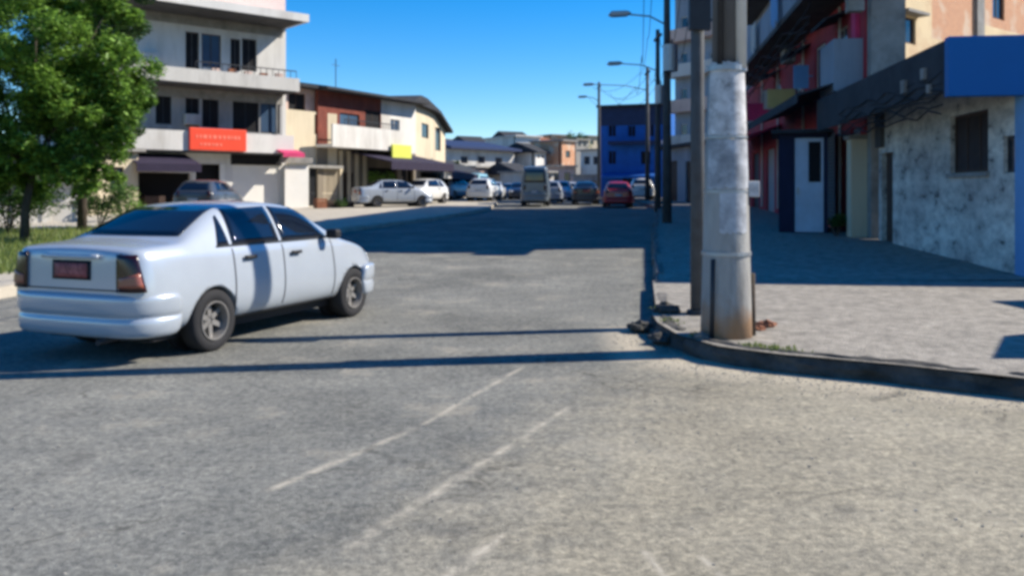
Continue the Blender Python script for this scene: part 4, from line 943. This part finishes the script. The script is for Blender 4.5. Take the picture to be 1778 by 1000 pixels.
    for o in list(R.children):                    # centre the car on its root
        o.location.x -= Lc/2
    return R
def place(o, x, y, heading, z=None):
    o.location = (x, y, g(y) if z is None else z); o.rotation_euler.z = math.radians(90-heading)
wpaint = paint('white car paint', (.40, .44, .49), .26, .2)
main = make_car(SEDAN, wpaint, (.93, 3.43), 'pale silver white sedan seen from behind, crossing on the near left', name='sedan_car')
h = math.radians(21.8); dv = Vector((math.sin(h), math.cos(h))); lv = Vector((-math.cos(h), math.sin(h)))
c = Vector((-2.93, 8.42))+dv*(4.13/2-.93)+lv*.78
place(main, c.x, c.y, 21.8, 0)
# a curved dark rub strip is absent; parked traffic
darkh = paint('charcoal hatch paint', (.05, .055, .065)); whiteh = paint('white hatch paint', (.60, .60, .58))
c1 = make_car(HATCH, darkh, (.6, 3.0), 'dark parked hatchback seen over the silver sedan roof, before the white building', group='cars along the street')
place(c1, at(366, 35), 35, 2, g(35)+KH)
def cc(src, x, y, hd, pnt, label, grp='cars along the street', z=None):
    o = copy_tree(src); o['label'] = label; o['group'] = grp; o['category'] = src['category']
    if pnt:
        for ch in o.children:
            if ch.name.split('.')[0] in ('body', 'rear_bumper', 'front_bumper', 'boot_handle'):
                ch.data = ch.data.copy(); ch.data.materials[0] = pnt
    place(o, x, y, hd, z); return o
sd0 = copy_tree(main)
place(sd0, at(682, 46), 46, 62, g(46)+.13); sd0.name = 'parked_car'
sd0['label'] = 'white parked sedan under the purple awning, left of the street'; sd0['group'] = 'cars along the street'
cc(c1, at(733, 51), 51, 205, whiteh, 'white parked hatchback next to the sedan under the awning', z=g(51)+KH)
tealp = paint('teal van paint', (.28, .45, .44)); darkp = paint('slate grey paint', (.11, .14, .17)); redp = paint('red car paint', (.35, .015, .02)); greyp = paint('grey car paint', (.25, .27, .31)); blackp = paint('black car paint', (.015, .018, .03))
vn = make_car(VAN, darkp, (.75, 3.4), 'tall slate grey van driving away in the middle of the street', 'van', 'vans along the street', 'parked_van')
place(vn, at(931, 52), 52, 4); vn.scale = (1, .95, 1.22)
tv = cc(vn, at(822, 66), 66, 190, tealp, 'pale teal van parked at the left kerb far along', 'vans along the street', z=g(66)+KH); tv.scale = (1, 1, 1)
cc(c1, at(789, 60), 60, 30, greyp, 'grey parked hatchback in front of the cream house', z=g(60)+KH)
cc(c1, at(858, 70), 70, 185, whiteh, 'white hatchback far along, between the teal van and the dark van')
cc(sd0, at(886, 78), 78, 182, greyp, 'grey sedan far along, left of the dark van')
cc(sd0, at(1016, 55), 55, 3, blackp, 'black sedan driving away, left of the red car')
rc = cc(c1, at(1072, 50), 50, 5, redp, 'red hatchback parked at the right kerb in the shade')
cc(c1, at(974, 64), 64, 186, paint('pinkish car paint', (.42, .30, .34)), 'dull pink hatchback coming towards us beyond the van')
cc(c1, at(1112, 60), 60, 5, whiteh, 'white hatchback parked beyond the red car in the shade', z=g(60)+KH)
for px, Y, hd, pn, lb in ((842, 57, 12, whiteh, 'white hatchback by the left kerb, nearest the blue shaded road'), (806, 72, 100, greyp, 'grey hatchback turned sideways by the whitewashed house'), (902, 72, 184, blackp, 'black hatchback half hidden left of the tall van'), (956, 58, 4, greyp, 'grey hatchback driving away just right of the tall van'), (990, 72, 186, whiteh, 'white hatchback coming on between the van and the black sedan')):
    cc(c1, at(px, Y), Y, hd, pn, lb, z=g(Y)+(KH if px < 860 else 0))
# ---------------------------------------------------------------- trees and plants
def leafmat(name, c1, c2):
    m = bpy.data.materials.new(name); m.use_nodes = True; t = m.node_tree; b = t.nodes['Principled BSDF']
    gi = t.nodes.new('ShaderNodeNewGeometry'); r = t.nodes.new('ShaderNodeValToRGB')
    r.color_ramp.elements[0].color = list(c1)+[1]; r.color_ramp.elements[1].color = list(c2)+[1]
    t.links.new(gi.outputs['Random Per Island'], r.inputs[0]); t.links.new(r.outputs[0], b.inputs['Base Color'])
    b.inputs['Roughness'].default_value = .5; b.inputs['Specular IOR Level'].default_value = .35
    tr = t.nodes.new('ShaderNodeBsdfTranslucent'); t.links.new(r.outputs[0], tr.inputs[0])
    mx = t.nodes.new('ShaderNodeMixShader'); mx.inputs[0].default_value = .35
    t.links.new(b.outputs[0], mx.inputs[1]); t.links.new(tr.outputs[0], mx.inputs[2]); t.links.new(mx.outputs[0], t.nodes['Material Output'].inputs[0])
    return m
M['leaf'] = leafmat('tree leaves', (.025, .07, .012), (.27, .46, .075))
M['leaf2'] = leafmat('dark leaves', (.025, .06, .012), (.08, .16, .03))
M['grass'] = leafmat('grass blades', (.06, .12, .02), (.26, .30, .07))
def leaves(b, c, r, n, size, sq=.8):
    for _ in range(n):
        d = Vector((random.gauss(0, 1), random.gauss(0, 1), random.gauss(0, 1))).normalized()*(random.random()**.45)
        p = Vector(c)+Vector((d.x*r, d.y*r, d.z*r*sq)); s_ = size*random.uniform(.6, 1.3)
        u = Vector((random.gauss(0, 1), random.gauss(0, 1), random.gauss(0, .5))).normalized(); v = u.cross(Vector((random.gauss(0, .6), random.gauss(0, .6), 1)).normalized())
        b.quad(p-u*s_, p+v*s_*.42, p+u*s_, p-v*s_*.42)
def tree(loc, trunk_h, blobs, label, leaf, n, size, trunk_r=.16, seed=1, name='tree', group=None):
    random.seed(seed); T = empty(name, loc, 0, label, 'tree', group); t = MB()
    top = Vector((.15, .1, trunk_h)); t.tube([(0, 0, -.2), (.03, 0, trunk_h*.5), tuple(top)], [trunk_r*1.25, trunk_r, trunk_r*.8], 12)
    for c, r in blobs:
        c = Vector(c); mid = top.lerp(c, .5)+Vector((random.uniform(-.2, .2), random.uniform(-.2, .2), .15))
        t.tube([tuple(top), tuple(mid), tuple(c)], [trunk_r*.55, trunk_r*.35, .02], 7)
    t.build('trunk', M['bark'], T, smooth=True)
    b = MB()
    tot = sum(r**2 for c, r in blobs)
    for c, r in blobs:
        k = int(n*r*r/tot); sub = 9
        for _ in range(sub+5 if n > 30000 else sub):
            d = Vector((random.gauss(0, 1), random.gauss(0, 1), random.gauss(0, 1))).normalized()*r*random.uniform(.45, .95)
            leaves(b, Vector(c)+Vector((d.x, d.y, d.z*.85)), r*random.uniform(.24, .42), k//(sub+5 if n > 30000 else sub), size)
    me = bpy.data.meshes.new('crown'); me.from_pydata(b.v, [], b.f); me.materials.append(leaf)
    o = bpy.data.objects.new('crown', me); COL.objects.link(o); o.parent = T
    return T
z_ = g(21)+KH
tree((at(42, 21.5), 21.5, z_), 1.7, [((0, 0, 3.6), 1.7), ((1.5, -.4, 3.3), 1.25), ((-1.6, 0, 3.4), 1.6), ((2.1, .3, 4.3), 1.15), ((2.3, -.3, 3.2), .9), ((.8, -.9, 5.0), 1.5), ((-1.2, .5, 5.4), 1.7), ((1.8, .3, 5.6), 1.15), ((.9, -.5, 2.6), 1.0), ((-.6, -1, 2.6), 1.0), ((-2.4, 0, 2.6), 1.1), ((.2, -.6, 2.1), .8), ((2.0, 0, 2.35), .75), ((1.2, -.5, 1.9), .7), ((-1, -.5, 1.9), .8), ((2.7, .1, 3.6), .6), ((-3.0, 0, 4.8), 1.6), ((.5, 0, 6.4), 1.3), ((0, .6, 1.7), .75), ((-1.7, .3, 1.9), .9), ((.9, .8, 1.6), .6), ((-.5, -.2, 1.5), .7), ((1.6, .4, 1.5), .6), ((-2.2, -.3, 1.4), .8)],
     'broad leafy green tree beside the road at the far left', M['leaf'], 100000, .088, .10, 4)
tree((at(142, 26), 26, g(26)+KH), 2.6, [((0, 0, 3.6), 1.5), ((1.1, 0, 4.6), 1.3), ((-.9, .3, 5), 1.5), ((.6, .3, 3.2), 1.0), ((.2, .3, 6.3), 1.4), ((1.2, .2, 6.4), 1.1), ((-.3, 0, 2.6), .9), ((.9, 0, 2.5), .7)],
     'slimmer tree behind the broad tree, its bare trunk over the white wall', M['leaf2'], 20000, .09, .12, 9)
def bush(loc, r, h, label, leaf, n=1500, size=.06, seed=3):
    random.seed(seed); T = empty('bush', loc, 0, label, 'bush'); b = MB()
    for _ in range(7):
        leaves(b, (random.uniform(-r, r)*.7, random.uniform(-r, r)*.5, h*random.uniform(.25, .75)), r*.5, n//7, size)
    me = bpy.data.meshes.new('foliage'); me.from_pydata(b.v, [], b.f); me.materials.append(leaf); o = bpy.data.objects.new('foliage', me); COL.objects.link(o); o.parent = T
    s_ = MB()
    for k in range(5): s_.tube([(0, 0, -.1), (random.uniform(-r, r)*.6, random.uniform(-r, r)*.4, h*.7)], .02, 5)
    s_.build('stem', M['bark'], T)
bush((at(172, 27.5), 27.5, g(27.5)+KH), 1.0, 1.5, 'dark green bush right of the second trunk, behind the sedan', M['leaf2'], 2500, .07, 3)
bush((at(12, 25), 25, g(25)+KH), 1.5, 2.3, 'dark tall shrub added to deepen the shade behind the broad tree at the far left edge', M['leaf2'], 5200, .08, 13)  # added dark foliage standing in for shade behind the trunks
bush((at(213, 31), 31, g(31)+KH), .8, 1.6, 'green bush in front of the narrow yellowish house', M['leaf'], 1500, .07, 5)
bush((at(666, 50), 50, g(50)+KH+.9), .85, 1.2, 'bright green shrub under the purple awning', M['leaf'], 1200, .08, 6)
bush((at(1452, 23.6), 23.6, g(23.6)+KH), .35, .7, 'dark weeds at the wall foot between kiosk and pillar', M['leaf2'], 700, .05, 7)
bush((at(590, 44), 44, g(44)+KH), .4, .55, 'small dry bush at the foot of the beige gates', M['leaf2'], 500, .05, 8)
for i, (px, Y, zz, s_, lb) in enumerate(((845, 108, 4.5, 2.8, 'round dark tree beside the grey blue house, far end'), (955, 132, 8.0, 3.4, 'dark tree on the hillside left of the brick tower house'), (1003, 128, 7.0, 4.2, 'tall dark tree on the hillside left of the blue building'), (940, 150, 8.5, 3.2, 'dark tree behind the white hillside house'), (790, 84, 2.0, 1.8, 'small tree by the whitewashed house'))):
    z0 = g(Y)+(hill_h(at(px, Y), Y) if Y > 100 else 0)
    tree((at(px, Y), Y, z0-.2), s_*.8, [((0, 0, s_*1.3), s_*.7), ((s_*.4, 0, s_*1.0), s_*.5), ((-s_*.45, 0, s_*1.1), s_*.55), ((0, 0, s_*1.8), s_*.45)], lb, M['leaf2'], 2600, .2, .15, 20+i, group='trees on the hillside')
random.seed(5)
# grass on the left verge and weeds along the kerbs
b = MB()
def blade(x, y, z, h_):
    a = random.uniform(0, 6.28); wv = random.uniform(.008, .016); dx, dy = math.cos(a)*wv, math.sin(a)*wv; lx, ly = random.uniform(-.5, .5)*h_, random.uniform(-.5, .5)*h_
    b.quad((x-dx, y-dy, z), (x+dx, y+dy, z), (x+lx, y+ly, z+h_))
for _ in range(16000):
    y = random.uniform(9, 27); xr = lerp_poly(KL, y)-1.2; x = xr-abs(random.gauss(0, 4.5)); blade(x, y, g(y)+KH-.01, random.uniform(.06, .24))
tag(b.build('grass', M['grass']), 'yellowish green grass on the verge under the trees', 'grass', kind='stuff')
b = MB()
for _ in range(1300):
    k = random.randrange(len(CORN)-1); t = random.random(); x = CORN[k][0]*(1-t)+CORN[k+1][0]*t; y = CORN[k][1]*(1-t)+CORN[k+1][1]*t
    if x > 5: continue
    if mnoise.noise(Vector((x*1.3, y*1.3, 0))) < .02: continue
    blade(x+random.gauss(.12, .06), y+random.gauss(.14, .06), KH, random.uniform(.015, .045))
tag(b.build('weeds', M['grass']), 'sparse dry weeds along the corner kerb', 'weeds', kind='stuff')
b = MB()                                          # grit and small stones on the road
for _ in range(1800):
    x, y = random.uniform(-4, 6), random.uniform(3, 12)
    if random.random() < .5:
        k = random.randrange(2, len(CORN)-1); t = random.random(); x = CORN[k][0]*(1-t)+CORN[k+1][0]*t-abs(random.gauss(0, .3)); y = CORN[k][1]*(1-t)+CORN[k+1][1]*t-abs(random.gauss(0, .3))
    s_ = random.uniform(.002, .006); b.box(x-s_, x+s_, y-s_*.8, y+s_*.8, -.002, s_*1.1, jit=s_*.4)
tag(b.build('gravel', mat('grit', (.33, .31, .27), .95, .4, 12)), 'loose grit scattered over the road surface', 'gravel', kind='stuff')
